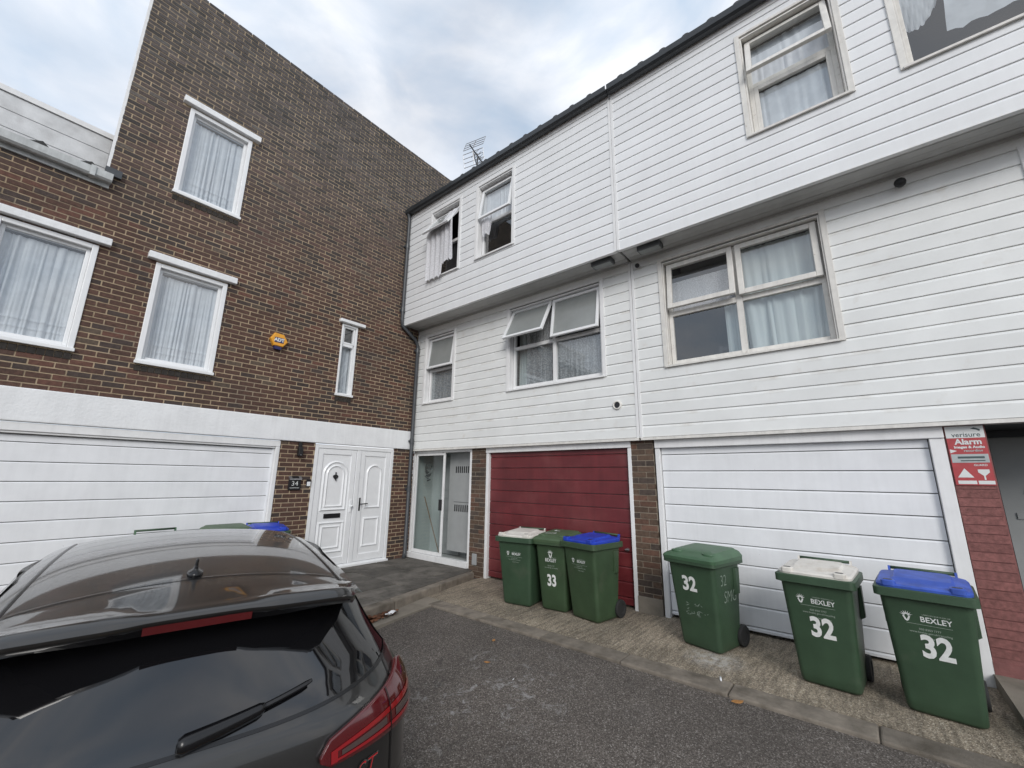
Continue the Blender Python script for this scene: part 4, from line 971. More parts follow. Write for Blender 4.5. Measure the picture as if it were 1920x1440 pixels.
    for sd in (-1, 1):
        mb = MB(); mb.prism(FI if False else (lambda a, b, c: Vector((b, a, c))), [(0.20, top-0.06), (0.265, top-0.06), (0.288, zb+0.012), (0.262, zb+0.012)], sd*0.20-0.008, sd*0.20+0.008); mb.build('bracket', lid if style == 'flat' else body, t)
    mb = MB(); mb.tube([(-0.22, 0.215, 0.10), (0.22, 0.215, 0.10)], 0.012, 8); mb.build('axle', 'alu_dark', t)
    for sd in (-1, 1):
        mb = MB(); rr = []
        for rad, x in ((0.05, 0.195), (0.094, 0.195), (0.10, 0.201), (0.10, 0.235), (0.094, 0.241), (0.06, 0.241), (0.055, 0.235), (0.0, 0.235)):
            rr.append([Vector((sd*x, 0.215+rad*math.cos(2*math.pi*k/20), 0.10+rad*math.sin(2*math.pi*k/20))) for k in range(20)])
        mb.rings(rr, cap=False); mb.build('wheel', 'rubber', t, smooth=True).modifiers.new('e', 'EDGE_SPLIT').split_angle = R(45)
    # printing on the sloping front
    sl = math.atan2(0.10, H)
    def fn(x0, z0, off=0.0025): 
        return lambda x, y: Vector((x0+x, front(z0+y*math.cos(sl))-off, z0+y*math.cos(sl)))
    if text:
        mb = MB(); bx = 0.02 if crest == 'side' else 0.0
        if crest == 'side':
            add_text(mb, 'BEXLEY', 0.052*ts, fn((bx+0.02)*ts, txt_z), bold=0.0008, sx=0.95)
            cx, cz, cs = -0.115*ts, txt_z+0.012*ts, 0.036*ts
        else:
            add_text(mb, 'BEXLEY', 0.058, fn(0, txt_z-0.05), bold=0.0008, sx=0.95); cx, cz, cs = 0.0, txt_z+0.03, 0.05
        mb.build('lettering', 'letter_white', t, fix=False); mb = MB(); f = fn(cx, cz)
        for k in range(7):     # crest: a fan of leaves over a shield
            a = R(20+140*k/6); ca, sa = math.cos(a), math.sin(a)
            n = len(mb.v); mb.v += [f(cs*(0.25*ca-0.12*sa), cs*(0.25*sa+0.12*ca)), f(cs*(0.25*ca+0.12*sa), cs*(0.25*sa-0.12*ca)), f(cs*1.05*ca, cs*1.05*sa)]; mb.f.append((n, n+1, n+2))
        n = len(mb.v); mb.v += [f(cs*x, cs*y) for x, y in ((-0.6, -0.05), (-0.32, -0.05), (0, -0.75), (0.32, -0.05), (0.6, -0.05), (0.3, -0.85), (0, -1.05), (-0.3, -0.85))]; mb.f += [(n, n+1, n+2, n+7), (n+2, n+3, n+4, n+5), (n+2, n+5, n+6, n+7)]
        mb.build('crest', 'letter_white', t, fix=False)
        mb = MB(); z1 = txt_z-(0.0 if crest == 'side' else 0.05)
        add_text(mb, 'LONDON BOROUGH OF', 0.013*ts, fn((bx+0.025)*ts, z1+0.034*ts)); add_text(mb, 'Printed for Bexley residents', 0.013, fn(0, z1-0.036)) if False else None
        add_text(mb, '020 8303 7777', 0.019*ts, fn(0.0, z1-0.068*ts)); add_text(mb, 'www.bexley.gov.uk/recycling', 0.019*ts, fn(0.0, z1-0.09*ts))
        if crest == 'side':
            add_text(mb, 'Bexley recycles', 0.019*ts, fn(0.025*ts, z1-0.125*ts)); add_text(mb, '#lovebexley', 0.019, fn(0.02, z1-0.148)) if False else None
            mb.box(lambda a, b, c: fn(0.0, z1-0.036, b)(a, c), -0.12, 0.12, 0.0025, 0.003, -0.001, 0.001)
        mb.build('small_print', 'letter_faint', t, fix=False)
    if number:
        mb = MB(); add_text(mb, number, num_size, fn(num_x, num_z, 0.003), bold=num_size*0.035, sx=0.82, space=1.0); mb.build('number', 'number_white', t, fix=False)
    if extra: extra(t, fn)
    return t
def scrawl(t, fn):
    # scratched writing on the side and a worn patch under the number
    def sf(y0, z0): return lambda x, y: Vector((0.205+0.045*((z0+y)/0.8)+0.003, y0+x, z0+y))
    mb = MB(); add_text(mb, '32', 0.15, sf(-0.12, 0.66), bold=-0.0016, shear=-0.1, sx=0.8); mb.build('scratched_number', 'scratch', t, fix=False); mb = MB(); add_text(mb, 'SMG', 0.16, sf(0.0, 0.50), bold=-0.0016, shear=0.1, sx=0.8); mb.build('scratched_writing', 'scratch', t, fix=False)
    mb = MB()
    for k in range(26):
        x, z = random.uniform(-0.10, 0.13), random.uniform(0.30, 0.42); a = random.uniform(0, 3.1); l = random.uniform(0.008, 0.03); f = fn(x, z)
        n = len(mb.v); ca, sa = math.cos(a), math.sin(a); mb.v += [f(-l*ca, -l*sa), f(0.004*sa, -0.004*ca), f(l*ca, l*sa), f(-0.004*sa, 0.004*ca)]; mb.f.append((n, n+1, n+2, n+3))
    mb.build('paint_scraps', 'scratch', t, fix=False)
def lid_label(t, fn):
    ld = [c for c in t.children if c.name.startswith('lid')][0]
    mb = MB()
    for a, b, c, d in ((-0.14, 0.02, -0.20, -0.19), (-0.14, 0.02, -0.13, -0.12), (-0.14, -0.13, -0.19, -0.13), (0.01, 0.02, -0.19, -0.13), (-0.10, 0.0, 0.0, 0.02), (-0.10, -0.07, 0.02, 0.06)):
        z = lambda y: 0.926+0.07*(y+0.2); n = len(mb.v); mb.v += [Vector((x, y, z(y))) for x, y in ((a, c), (b, c), (b, d), (a, d))]; mb.f.append((n, n+1, n+2, n+3))
    mb.build('painted_mark', 'letter_white', ld, fix=False)
def rot_from(l, r): return math.atan2(r[1]-l[1], r[0]-l[0])
def put(l, r, w=0.41):
    # front-bottom corners -> origin (centre of the base) and heading
    a = rot_from(l, r); d = Vector((math.cos(a), math.sin(a))); nrm = Vector((-d.y, d.x))   # +Y local = away from the viewer
    m = (Vector(l)+Vector(r))/2; c = m+nrm*0.20
    return (c.x, c.y, 0.002), a
p, a = put((-0.877, -3.223), (-0.810, -3.63)); make_bin(p, a, 'green wheelie bin with dirty white lid, leftmost of the three before the red garage', 'lid_white', s=(1.0, 0.98, 1.0), group='bins before the red garage', txt_z=0.645, ts=0.8)
p, a = put((-0.74, -3.74), (-0.70, -4.12)); make_bin(p, a, 'narrow green wheelie bin numbered 33 with green lid, between white-lidded and blue-lidded bins', 'lid_olive', body='bin_green_old', s=(0.86, 0.98, 1.0), style='dome', number='33', group='bins before the red garage', crest='top', txt_z=0.66, num_z=0.36, num_size=0.19, extra=lid_label)
p, a = put((-0.73, -4.20), (-0.80, -4.60)); make_bin(p, a, 'green wheelie bin with bright blue lid, rightmost before the red garage door', 'lid_blue', body='bin_green_old', s=(0.98, 1.0, 1.02), group='bins before the red garage', txt_z=0.645, ts=0.8)
p, a = put((-0.708, -5.502), (-0.808, -5.908)); make_bin(p, a, 'all-green wheelie bin numbered 32 with scratched side, beside the brick pier', 'lid_green', s=(1.0, 1.02, 1.0), style='dome', number='32', text=False, group='bins before the white garage', num_x=-0.03, num_z=0.60, num_size=0.19, extra=scrawl)
p, a = put((-0.912, -6.541), (-0.948, -6.938)); make_bin(p, a, 'green wheelie bin numbered 32 with grubby white lid before the white garage', 'lid_white', s=(0.98, 1.02, 1.0), number='32', group='bins before the white garage', txt_z=0.66, num_x=0.01, num_z=0.455, num_size=0.21)
p, a = put((-0.948, -7.195), (-0.983, -7.599)); make_bin(p, a, 'green wheelie bin numbered 32 with faded blue lid beside the red painted pier', 'lid_blue_faded', s=(1.0, 1.0, 1.0), number='32', group='bins before the white garage', txt_z=0.66, num_x=0.02, num_z=0.47, num_size=0.21)
# three more before the white garage of the brick house, mostly hidden by the car
make_bin((-4.06, -0.50, 0.02), R(4), 'wheelie bin behind the car of which only the dark handle bar shows', 'lid_green', s=(1, 1, 0.965), style='flat', group='bins behind the car', bar=0.045)
make_bin((-3.36, -0.44, 0.02), R(-4), 'wheelie bin behind the car with pale green domed lid, beside the blue lid', 'lid_olive', s=(1, 1, 1.01), style='dome', group='bins behind the car')
make_bin((-2.93, -0.55, 0.02), R(-14), 'blue-lidded wheelie bin behind the car, beside the brick pier', 'lid_blue', s=(1, 1, 1.01), group='bins behind the car')

# ---------------------------------------------------------------- fixtures and small things on the boarded houses
for nm, u, lab, house in (('a', 4.62, 'dark rectangular soffit lamp left of the party joint', 1), ('b', 5.33, 'dark rectangular soffit lamp right of the party joint', 2)):
    t = thing('soffit_lamp', FB(u, 0.33, 4.78), lab, 'lamp', 'lamps under the overhang')
    mb = MB(); mb.box(FB, u-0.17, u+0.15, 0.27, 0.42, 4.715, 4.786); mb.build('housing', 'alu_dark', t, bevel=0.008)
    mb = MB(); mb.box(FB, u-0.15, u+0.13, 0.285, 0.405, 4.709, 4.715); mb.build('diffuser', 'frosted', t)
def dome_cam(u, z, o, lab, s=1.0):
    t = thing('security_camera', FB(u, o, z), lab, 'camera', 'cameras under the overhang')
    mb = MB(); mb.tube([FB(u, o-0.02, z), FB(u, o+0.04*s, z), FB(u, o+0.06*s, z-0.01)], [0.03*s, 0.034*s, 0.02*s], 12); mb.build('mount', 'upvc', t, smooth=True)
    mb = MB(); rr = []
    for k in range(7):
        a = -math.pi/2+math.pi*k/6; rr.append([FB(u+0.045*s*math.cos(a)*math.cos(2*math.pi*j/14), o+0.075*s+0.045*s*math.cos(a)*math.sin(2*math.pi*j/14), z-0.02+0.045*s*math.sin(a)) for j in range(14)])
    mb.rings(rr, cap=False); mb.build('camera_ball', 'black_plastic', t, smooth=True)
dome_cam(5.045, 4.68, OL+0.02, 'tiny black camera beside the party joint under the overhang', 0.75)
dome_cam(7.86, 4.66, OL+0.02, 'white mounted dark ball camera under the overhang at right', 1.1)
# aerial on the roof
AX = Vector((0.55, -0.75, 0.0))
def aerial_pt(px, py, xp):
    d = fwd+r2*((px-960)/779.77)-u2*((py-720)/779.77); k = (xp-CAM.x)/d.x; return CAM+d*k
base = Vector((0.9, -0.55, 8.55))
ta = thing('television_aerial', (1.15, -0.42, 8.0), 'grey television aerial with mesh reflector standing on the roof', 'aerial')
mb = MB(); mb.tube([(1.15, -0.41, 7.7), (1.15, -0.41, 9.90)], 0.02, 8); mb.build('mast', 'alu_dark', ta)
bd_ = Vector((0.97, 0.22, -0.05)).normalized(); bc = Vector((0.90, -0.467, 9.967))
mb = MB(); mb.tube([bc-bd_*0.15, bc+bd_*0.95], 0.016, 8); mb.tube([bc+bd_*0.02-Vector((0, 0, 0.05)), Vector((1.15, -0.41, 9.62))], 0.014, 6); mb.build('boom', 'alu_dark', ta)
sd_ = bd_.cross(Vector((0, 0, 1))).normalized(); ud_ = sd_.cross(bd_).normalized()
mb = MB()
for sg, tl in ((1, 0.35), (-1, 0.35)):
    rows = 4; vd = (ud_*sg*0.93+bd_*0.3).normalized()
    for k in range(rows):
        c = bc+vd*(0.07+0.115*k); mb.tube([c-sd_*0.30, c+sd_*0.30], 0.008, 5)
    for q in (-0.30, 0.0, 0.30): mb.tube([bc+sd_*q+vd*0.07, bc+sd_*q+vd*0.415], 0.008 if q else 0.012, 5)
mb.build('reflector', 'steel', ta)
mb = MB()
for k in range(9):
    c = bc+bd_*(0.15+0.09*k); L = 0.16-0.008*k
    for q in (1, -1): mb.tube([c, c+(sd_*q+ud_*0.8).normalized()*L], 0.007, 4); mb.tube([c, c+(sd_*q-ud_*0.8).normalized()*L], 0.007, 4)
mb.build('director', 'alu_dark', ta)
# alarm notice on the painted pier
sg = thing('alarm_sign', FB(7.93, 0.01, 1.88), 'red and white alarm warning notice on the brick-red pier', 'sign')
def S(x, y, o=0.0): return FB(7.932+x, 0.0125+o, 1.882+y)
mb = MB(); mb.prism(lambda a, b, c: S(a, c, b), [(-0.122, -0.262), (0.122, -0.262), (0.122, 0.262), (-0.122, 0.262)], 0.0, 0.004); pl = mb.build('board', 'sign_red', sg)
def patch(x0, x1, y0, y1, m, nm): mb = MB(); mb.prism(lambda a, b, c: S(a, c, b), [(x0, y0), (x1, y0), (x1, y1), (x0, y1)], 0.0042, 0.0052); return mb.build(nm, m, pl)
patch(-0.1215, 0.1215, 0.155, 0.2615, 'sign_white', 'white_panel'); patch(-0.115, 0.115, -0.065, 0.01, 'sign_grey', 'phone_panel'); patch(-0.105, 0.01, -0.252, -0.222, 'sign_white', 'white_panel'); patch(0.02, 0.118, -0.252, -0.222, 'sign_white', 'white_panel')
def st(s, size, x, y, m, bold=0.0, sx=1.0):
    mb = MB(); add_text(mb, s, size, lambda a, b: S(x+a, y+b, 0.0058), bold=bold, sx=sx); mb.build('lettering', m, pl, fix=False)
st('verisure', 0.058, 0.005, 0.182, 'slate_text', 0.0006, 0.95); st('Alarm', 0.068, 0.01, 0.118, 'sign_white', 0.0022); st('Images & Audio', 0.030, 0.01, 0.072, 'sign_white', 0.0012); st('recording', 0.030, 0.03, 0.040, 'sign_grey', 0.0006)
st('GUARD', 0.024, 0.055, -0.088, 'sign_white', 0.0004)
def em(poly, m, o=0.0042, nm='emblem'): mb = MB(); mb.prism(lambda a, b, c: S(a, c, b), poly, o, o+0.001); mb.build(nm, m, pl)
em([(-0.10, -0.195), (0.0, -0.195), (-0.05, -0.115)], 'sign_white'); em([(0.03, -0.125), (0.10, -0.125), (0.10, -0.15), (0.07, -0.18), (0.07, -0.215), (0.06, -0.215), (0.06, -0.18), (0.03, -0.15)], 'sign_white'); em([(-0.115, 0.055), (-0.07, 0.04), (-0.115, 0.02)], 'sign_white')
em([(0.04, 0.235), (0.065, 0.247), (0.10, 0.228), (0.095, 0.212), (0.075, 0.226)], 'slate_text', 0.0056); em([(-0.075, -0.028), (0.09, -0.028), (0.09, -0.010), (-0.075, -0.010)], 'slate_text', 0.0056, 'printed_line'); em([(-0.06, -0.052), (0.09, -0.052), (0.09, -0.043), (-0.06, -0.043)], 'slate_text', 0.0056, 'printed_line')
# small grey socket cover on the pier by the porch
sk = MB(); sk.box(FB, 1.80, 1.90, 0.008, 0.035, 0.18, 0.36); tag(sk.build('socket_cover', 'cupboard_grey', bevel=0.006), 'small grey cover plate low on the brick pier left of red garage', 'cover plate')

# ---------------------------------------------------------------- litter
def leaf_mesh(s, curl):
    P = [(-1, 0), (-0.55, 0.42), (0.1, 0.5), (0.6, 0.3), (1, 0), (0.6, -0.32), (0.1, -0.46), (-0.55, -0.4)]
    return [Vector((x*s, y*s, curl*s*(x*x*0.5+y*y*1.2))) for x, y in P], [tuple(range(8))]
vs_, fs_, cs_ = [], [], []
for k in range(190):
    t = random.random(); x = -2.62+0.55*t+random.gauss(0, 0.05); y = ey(x)-0.03-abs(random.gauss(0, 0.045)); z = gz(x, y)+0.03+random.uniform(0, 0.05)*(1-min(1, abs(x+2.42)/0.35))+0.008
    v, f = leaf_mesh(random.uniform(0.022, 0.042), random.uniform(0.2, 0.9)); M = Matrix.Translation((x, y, z)) @ Matrix.Rotation(random.uniform(0, 6.28), 4, 'Z') @ Matrix.Rotation(random.uniform(-0.9, 0.9), 4, 'X')
    n = len(vs_); vs_ += [M @ q for q in v]; fs_ += [tuple(n+i for i in g) for g in f]; k2 = random.uniform(0.5, 1.5); cs_ += [(0.15*k2, 0.062*k2, 0.030*k2)]*8
me = bpy.data.meshes.new('fallen_leaves'); me.from_pydata(vs_, [], fs_); me.materials.append(MATS['leaf_brown']); set_tint(me, cs_)
o = link('fallen_leaves', me); o['kind'] = 'stuff'; tag(o, 'heap of dry brown leaves against the kerb behind the car', 'leaves')
for (x, y, s, lab) in ((-1.64, -6.20, 0.05, 'dry orange leaf lying by the kerb below the numbered bins'), (-1.93, -3.99, 0.032, 'small orange leaf lying alone on the tarmac'), (-2.36, -4.29, 0.03, 'tiny reddish leaf on the tarmac near white splashes')):
    v, f = leaf_mesh(s, 0.5); a = random.uniform(0, 6.28); mb = MB(); M = Matrix.Translation((x, y, max(gz(x, y), -0.02)+0.012)) @ Matrix.Rotation(a, 4, 'Z'); mb.v = [M @ q for q in v]; mb.f = f
    o = mb.build('fallen_leaf', 'leaf_orange', fix=False); o.modifiers.new('s', 'SOLIDIFY').thickness = 0.003; tag(o, lab, 'leaf', 'single leaves')
mb = MB(); n = 9
for j in range(n):
    for i in range(n):
        a, b = i/(n-1)-0.5, j/(n-1)-0.5; x, y = -2.13+0.17*a+0.05*b, -2.49+0.02*a+0.10*b
        mb.v.append(Vector((x, y, 0.016+0.010*math.sin(a*7+b*3)+0.008*math.sin(b*9))))
for j in range(n-1):
    for i in range(n-1): q = j*n+i; mb.f.append((q, q+1, q+n+1, q+n))
o = mb.build('paper_scrap', 'paper', smooth=True, fix=False); o.modifiers.new('s', 'SOLIDIFY').thickness = 0.002; tag(o, 'crumpled white paper scrap lying by the paving kerb', 'litter')
for x, y, s, lab in ((-1.36, -6.02, 0.03, 'white stub of litter near the spilt powder on the apron'), (-2.45, -4.67, 0.012, 'small white pebble on the tarmac beside the car')):
    mb = MB(); mb.tube([(x-s, y-s*0.3, max(gz(x, y), -0.02)+0.012+(0.025 if x > -1.5 else 0)), (x+s, y+s*0.3, max(gz(x, y), -0.02)+0.012+(0.025 if x > -1.5 else 0))], [s*0.25, s*0.3], 7); tag(mb.build('litter_stub', 'paper', smooth=True), lab, 'litter')
# ---------------------------------------------------------------- parked car
car = thing('parked_car', (-4.98, -5.32, -0.205), 'dark grey metallic hatchback parked with its tail to the viewer', 'car', None, R(77-90), local=True)
#        yc     zc    w     ye    ze
ROWS = [(-0.10, 0.22, 0.80, 0.15, 0.22), (-0.235, 0.42, 0.87, 0.13, 0.42), (-0.225, 0.60, 0.88, 0.13, 0.60), (-0.165, 0.665, 0.88, 0.13, 0.665),
        (-0.140, 0.84, 0.88, 0.14, 0.84), (-0.118, 0.95, 0.86, 0.16, 0.96), (-0.092, 1.00, 0.795, 0.23, 1.075), (0.025, 1.15, 0.715, 0.31, 1.18),
        (0.150, 1.31, 0.650, 0.42, 1.29), (0.210, 1.395, 0.622, 0.47, 1.345), (0.300, 1.432, 0.612, 0.52, 1.375), (0.90, 1.465, 0.635, 0.95, 1.395), (1.50, 1.465, 0.65, 1.45, 1.395),
        (1.95, 1.42, 0.65, 1.80, 1.36), (2.72, 1.03, 0.74, 2.45, 1.02), (3.25, 0.95, 0.76, 3.15, 0.90), (3.62, 0.82, 0.74, 3.40, 0.76), (3.80, 0.60, 0.76, 3.45, 0.60), (3.76, 0.22, 0.74, 3.42, 0.22)]
def cr(a, b, c, d, t): return 0.5*((2*b)+(-a+c)*t+(2*a-5*b+4*c-d)*t*t+(-a+3*b-3*c+d)*t*t*t)
def row(v):
    v = min(max(v, 0), len(ROWS)-1); i = min(int(v), len(ROWS)-2); t = v-i
    g = lambda k: ROWS[min(max(k, 0), len(ROWS)-1)]
    r = [cr(g(i-1)[q], g(i)[q], g(i+1)[q], g(i+2)[q], t) for q in range(5)]
    if 9.5 <= v <= 13.0:      # one smooth roof skin
        k = min(1, (v-9.5)*2, (13.0-v)*2); y = r[0]; z = 1.467-0.036*((y-1.15)/0.85)**2
        r[1] += (z-r[1])*k; r[4] += (z-0.068-r[4])*k; r[2] += (0.605+0.028*y-r[2])*k
    return r
def CS(v, s):
    yc, zc, w, ye, ze = row(v); a = abs(s)
    tail = min(max((8.5-v)/2.0, 0), 1)
    py = 2.2+1.8*tail
    x = w*s*(1-0.02*a) if tail == 0 else w*(s if a < 0.8 else math.copysign(0.8+(a-0.8)-(a-0.8)**2*1.2*tail, s))
    return Vector((x, yc+(ye-yc)*a**py, zc+(ze-zc)*a**(2.4 if tail == 0 else 2.6)))
def nrm(v, s):
    e = 0.01; n = (CS(v+e, s)-CS(v-e, s)).cross(CS(v, s+e)-CS(v, s-e)); n.normalize()
    c = CS(v, s)-Vector((0, 1.6, 0.75))
    return n if n.dot(c) > 0 else -n
def CO(v, s, o): return CS(v, s)+nrm(v, s)*o
def patchgrid(mb, vf, n, m, off=0.0):
    # vf(a,b) -> (v, s)
    n0 = len(mb.v)
    for j in range(m+1):
        for i in range(n+1): mb.v.append(CO(*vf(i/n, j/m), off))
    for j in range(m):
        for i in range(n): q = n0+j*(n+1)+i; mb.f.append((q, q+1, q+n+2, q+n+1))
SC = [-1, -0.985, -0.96, -0.93, -0.89, -0.84, -0.78, -0.7, -0.6, -0.5, -0.4, -0.3, -0.2, -0.1, 0]; SC = SC+[-s for s in SC[-2::-1]]
def strip(mb, v0, v1, st=0.125, off=0.0, smax=1.0):
    n0 = len(mb.v); vv = []; v = v0
    while v < v1-1e-6: vv.append(v); v += st
    vv.append(v1); ss = [s*smax for s in SC]
    for v in vv:
        for s in ss: mb.v.append(CO(v, s, off) if off else CS(v, s))
    for j in range(len(vv)-1):
        for i in range(len(ss)-1): q = n0+j*len(ss)+i; mb.f.append((q, q+1, q+len(ss)+1, q+len(ss)))
mb = MB(); strip(mb, 2.95, 6.06); mb.build('tailgate', 'car_paint', car, smooth=True, fix=True)
mb = MB(); strip(mb, 0, 2.93); mb.build('rear_bumper', 'car_paint', car, smooth=True)
def roofp(y, t, o=0.0):
    # one smooth crowned roof skin; t runs across from -1 to 1
    w = 0.606+0.028*y; a = abs(t)
    return Vector((w*t, y, 1.468-0.046*(y-1.40)**2-0.058*t*t-0.022*a**10+o))
mb = MB(); ny, nx = 30, 40
for j in range(ny+1):
    for i in range(nx+1): mb.v.append(roofp(0.17+1.80*j/ny, i/nx*2-1))
for j in range(ny):
    for i in range(nx): q = j*(nx+1)+i; mb.f.append((q, q+1, q+nx+2, q+nx+1))
roof_ = mb.build('roof', 'car_paint', car, smooth=True)
mb = MB(); strip(mb, 14.0, 18.0); mb.build('bonnet', 'car_paint', car, smooth=True)
mb = MB(); strip(mb, 6.0, 8.95, off=-0.004); rg = mb.build('rear_window', 'car_glass', car, smooth=True)
mb = MB(); strip(mb, 13.05, 14.05, off=-0.002); mb.build('windscreen', 'car_glass', car, smooth=True)
# sides
ZS = [0.22, 0.42, 0.60, 0.72, 0.84, 0.92, 0.96, 1.0, 1.075, 1.13, 1.18, 1.24, 1.29, 1.345, 1.375, 1.395]
def vz(z):   # v of the tail edge at height z
    lo, hi = 0.0, 10.99
    for _ in range(40):
        m = (lo+hi)/2
        if CS(m, 1).z < z: lo = m
        else: hi = m
    return lo
def yfront(z):
    P = [(0.22, 3.42), (0.60, 3.45), (0.76, 3.40), (0.90, 3.15), (1.02, 2.45), (1.36, 1.80), (1.40, 1.50)]
    for (a, b), (c, d) in zip(P, P[1:]):
        if z <= c: return b+(d-b)*(z-a)/(c-a)
    return P[-1][1]
for sd in (-1, 1):
    mb = MB(); n = 26
    for z in ZS:
        e = CS(vz(z), 1)
        for i in range(n+1):
            t = (i/n)**1.3; y = e.y+(yfront(z)-e.y)*t; bulge = 0.02*math.sin(min(1, t*1.2)*math.pi) if z < 1.0 else 0.035*math.sin(t*math.pi)
            x = e.x+bulge-(0.10*max(0, (y-2.6))**1.2*0.9 if z < 1.0 else 0)
            mb.v.append(Vector((sd*x, y, z)))
    for j in range(len(ZS)-1):
        for i in range(n): q = j*(n+1)+i; mb.f.append((q, q+1, q+n+2, q+n+1))
    mb.build('body_side', 'car_paint', car, smooth=True)
    mb = MB()
    for j in range(5):
        z = 1.03+0.28*j/4; e = CS(vz(z), 1)
        for i in range(13):
            t = 0.10+0.80*i/12; y = e.y+(yfront(z)-e.y)*t; x = e.x+0.035*math.sin(t*math.pi)+0.006; mb.v.append(Vector((sd*x, y, z)))
    for j in range(4):
        for i in range(12): q = j*13+i; mb.f.append((q, q+1, q+14, q+13))
    mb.build('side_window', 'car_glass', car, smooth=True)
    mb = MB(); mb.tube([(sd*0.86, 2.25, 0.98), (sd*0.93, 2.22, 1.0)], 0.02, 6); rr = [[Vector((sd*x, 2.22+0.05*math.cos(k*math.pi/5)*q, 1.01+0.07*math.sin(k*math.pi/5)*q)) for k in range(10)] for x, q in ((0.90, 0.7), (0.94, 1), (1.05, 0.95), (1.09, 0.6))]; mb.rings(rr); mb.build('door_mirror', 'car_paint', car, smooth=True)
    # roof channel strip
    mb = MB(); n0 = 0
    for k in range(25):
        y_ = 0.24+1.68*k/24
        for s_ in (0.852, 0.858, 0.876, 0.882): mb.v.append(roofp(y_, sd*(s_+0.005), 0.0 if s_ in (0.852, 0.882) else 0.004))
    for k in range(24):
        for i in range(3): q = k*4+i; mb.f.append((q, q+1, q+5, q+4))
    mb.build('roof_trim', 'car_black', car, smooth=True)
    for wy in (0.72, 3.05):
        mb = MB(); prof = [(0.0, 0.19), (0.02, 0.20), (0.02, 0.295), (0.0, 0.32), (-0.17, 0.32), (-0.19, 0.29)]
        mb.rings([[Vector((sd*(0.855+dx), wy+r_*math.cos(2*math.pi*k/28), 0.325+r_*math.sin(2*math.pi*k/28))) for k in range(28)] for dx, r_ in prof], cap=False); wh = mb.build('wheel', 'rubber', car, smooth=True)
        mb = MB()
        for k in range(5):
            a = 2*math.pi*k/5; mb.tube([(sd*0.86, wy+0.03*math.cos(a), 0.325+0.03*math.sin(a)), (sd*0.855, wy+0.2*math.cos(a), 0.325+0.2*math.sin(a))], [0.03, 0.02], 6)
        mb.rings([[Vector((sd*(0.85+dx), wy+r_*math.cos(2*math.pi*k/28), 0.325+r_*math.sin(2*math.pi*k/28))) for k in range(28)] for dx, r_ in ((0.0, 0.215), (0.012, 0.215), (0.012, 0.19), (0.0, 0.19))], cap=False); mb.build('rim', 'alu_dark', wh, smooth=True)
mb = MB(); mb.box(FI, -0.78, 0.78, 0.1, 3.5, 0.18, 0.30); mb.build('underbody', 'car_black', car)
# seams of the tailgate
mb = MB()
for sd in (-1, 1):
    for k in range(30):
        v = 3.05+3.15*k/30; v1 = 3.05+3.15*(k+1)/30
        def se(v): return 0.80+0.09*min(max((v-4.2)/1.9, 0), 1)
        n = len(mb.v); mb.v += [CO(v, sd*(se(v)-0.004), 0.002), CO(v, sd*(se(v)+0.004), 0.002), CO(v1, sd*(se(v1)+0.004), 0.002), CO(v1, sd*(se(v1)-0.004), 0.002)]; mb.f.append((n, n+1, n+2, n+3))
for v, w in ((6.0, 0.05),):
    for i in range(60):
        s, s1 = -0.97+1.94*i/60, -0.97+1.94*(i+1)/60; n = len(mb.v); mb.v += [CO(v-w, s, 0.003), CO(v-w, s1, 0.003), CO(v+w, s1, 0.003), CO(v+w, s, 0.003)]; mb.f.append((n, n+1, n+2, n+3))
mb.build('shut_line', 'car_black', car, fix=False)
# spoiler
XS = [i/24*2-1 for i in range(25)]
def spo(x, k):
    X = x*0.585; a = abs(x); wing = min(max((abs(X)-0.13)/0.10, 0), 1); wing = wing*wing*(3-2*wing); end = max(0, (a-0.86)/0.14)
    crown = -0.045*a*a
    yf = 0.37-0.06*a*a
    yt = 0.0-0.018*wing+0.03*a**4+0.17*max(0, (a-0.84)/0.16)**2
    zr = roofp(yf, min(1, abs(X)/(0.606+0.028*yf))).z; P = [(yf, zr+0.001), (yf-0.05, zr-0.004), ((yf+yt)/2, 1.407*0.5+(zr-0.012)*0.5+crown*0.4), (yt+0.095, 1.390+crown*0.7), (yt+0.06, 1.386+crown*0.5+0.012*wing), (yt+0.03, 1.385+crown*0.4+0.010*wing), (yt+0.008, 1.380+crown*0.3-0.004), (yt, 1.374+crown*0.3-0.006), (yt+0.004, 1.366+crown*0.3-0.01), (yt+0.03, 1.350+crown*0.3-0.015), (yt+0.20, 1.32+crown*0.3)]
    y, z = P[k]; return Vector((X, y, z-(0.045*max(0, (a-0.80)/0.20)**2 if k > 2 else 0)))
mb = MB(); mb.rings([[spo(x, k) for k in range(11)] for x in XS]); sp_ = mb.build('spoiler', 'car_paint', car, smooth=True); sp_.modifiers.new('e', 'EDGE_SPLIT').split_angle = R(48)
mb = MB()
mb.rings([[Vector((x*0.55, spo(x*0.94, 8).y+0.006+0.02*q, spo(x*0.94, 8).z-0.003-0.03*q*(1-x*x*0.8))) for q in (0, 1)]+[Vector((x*0.55, 0.24, 1.30)), Vector((x*0.55, 0.20, 1.35))] for x in XS]); mb.build('spoiler_underside', 'car_black', car)
mb = MB(); mb.rings([[Vector((x, spo(x/0.585, 7).y+0.004, 1.354)), Vector((x, spo(x/0.585, 7).y+0.012, 1.328)), Vector((x, 0.05, 1.325)), Vector((x, 0.05, 1.352))] for x in [-0.152+0.304*i/8 for i in range(9)]]); mb.build('brake_light', 'tail_red', sp_)
mb = MB()
for i in range(24):
    a, b = spo(XS[i], 0), spo(XS[i+1], 0); n = len(mb.v); mb.v += [a+Vector((0, 0.004, 0.003)), b+Vector((0, 0.004, 0.003)), b+Vector((0, -0.004, 0.003)), a+Vector((0, -0.004, 0.003))]; mb.f.append((n, n+1, n+2, n+3))
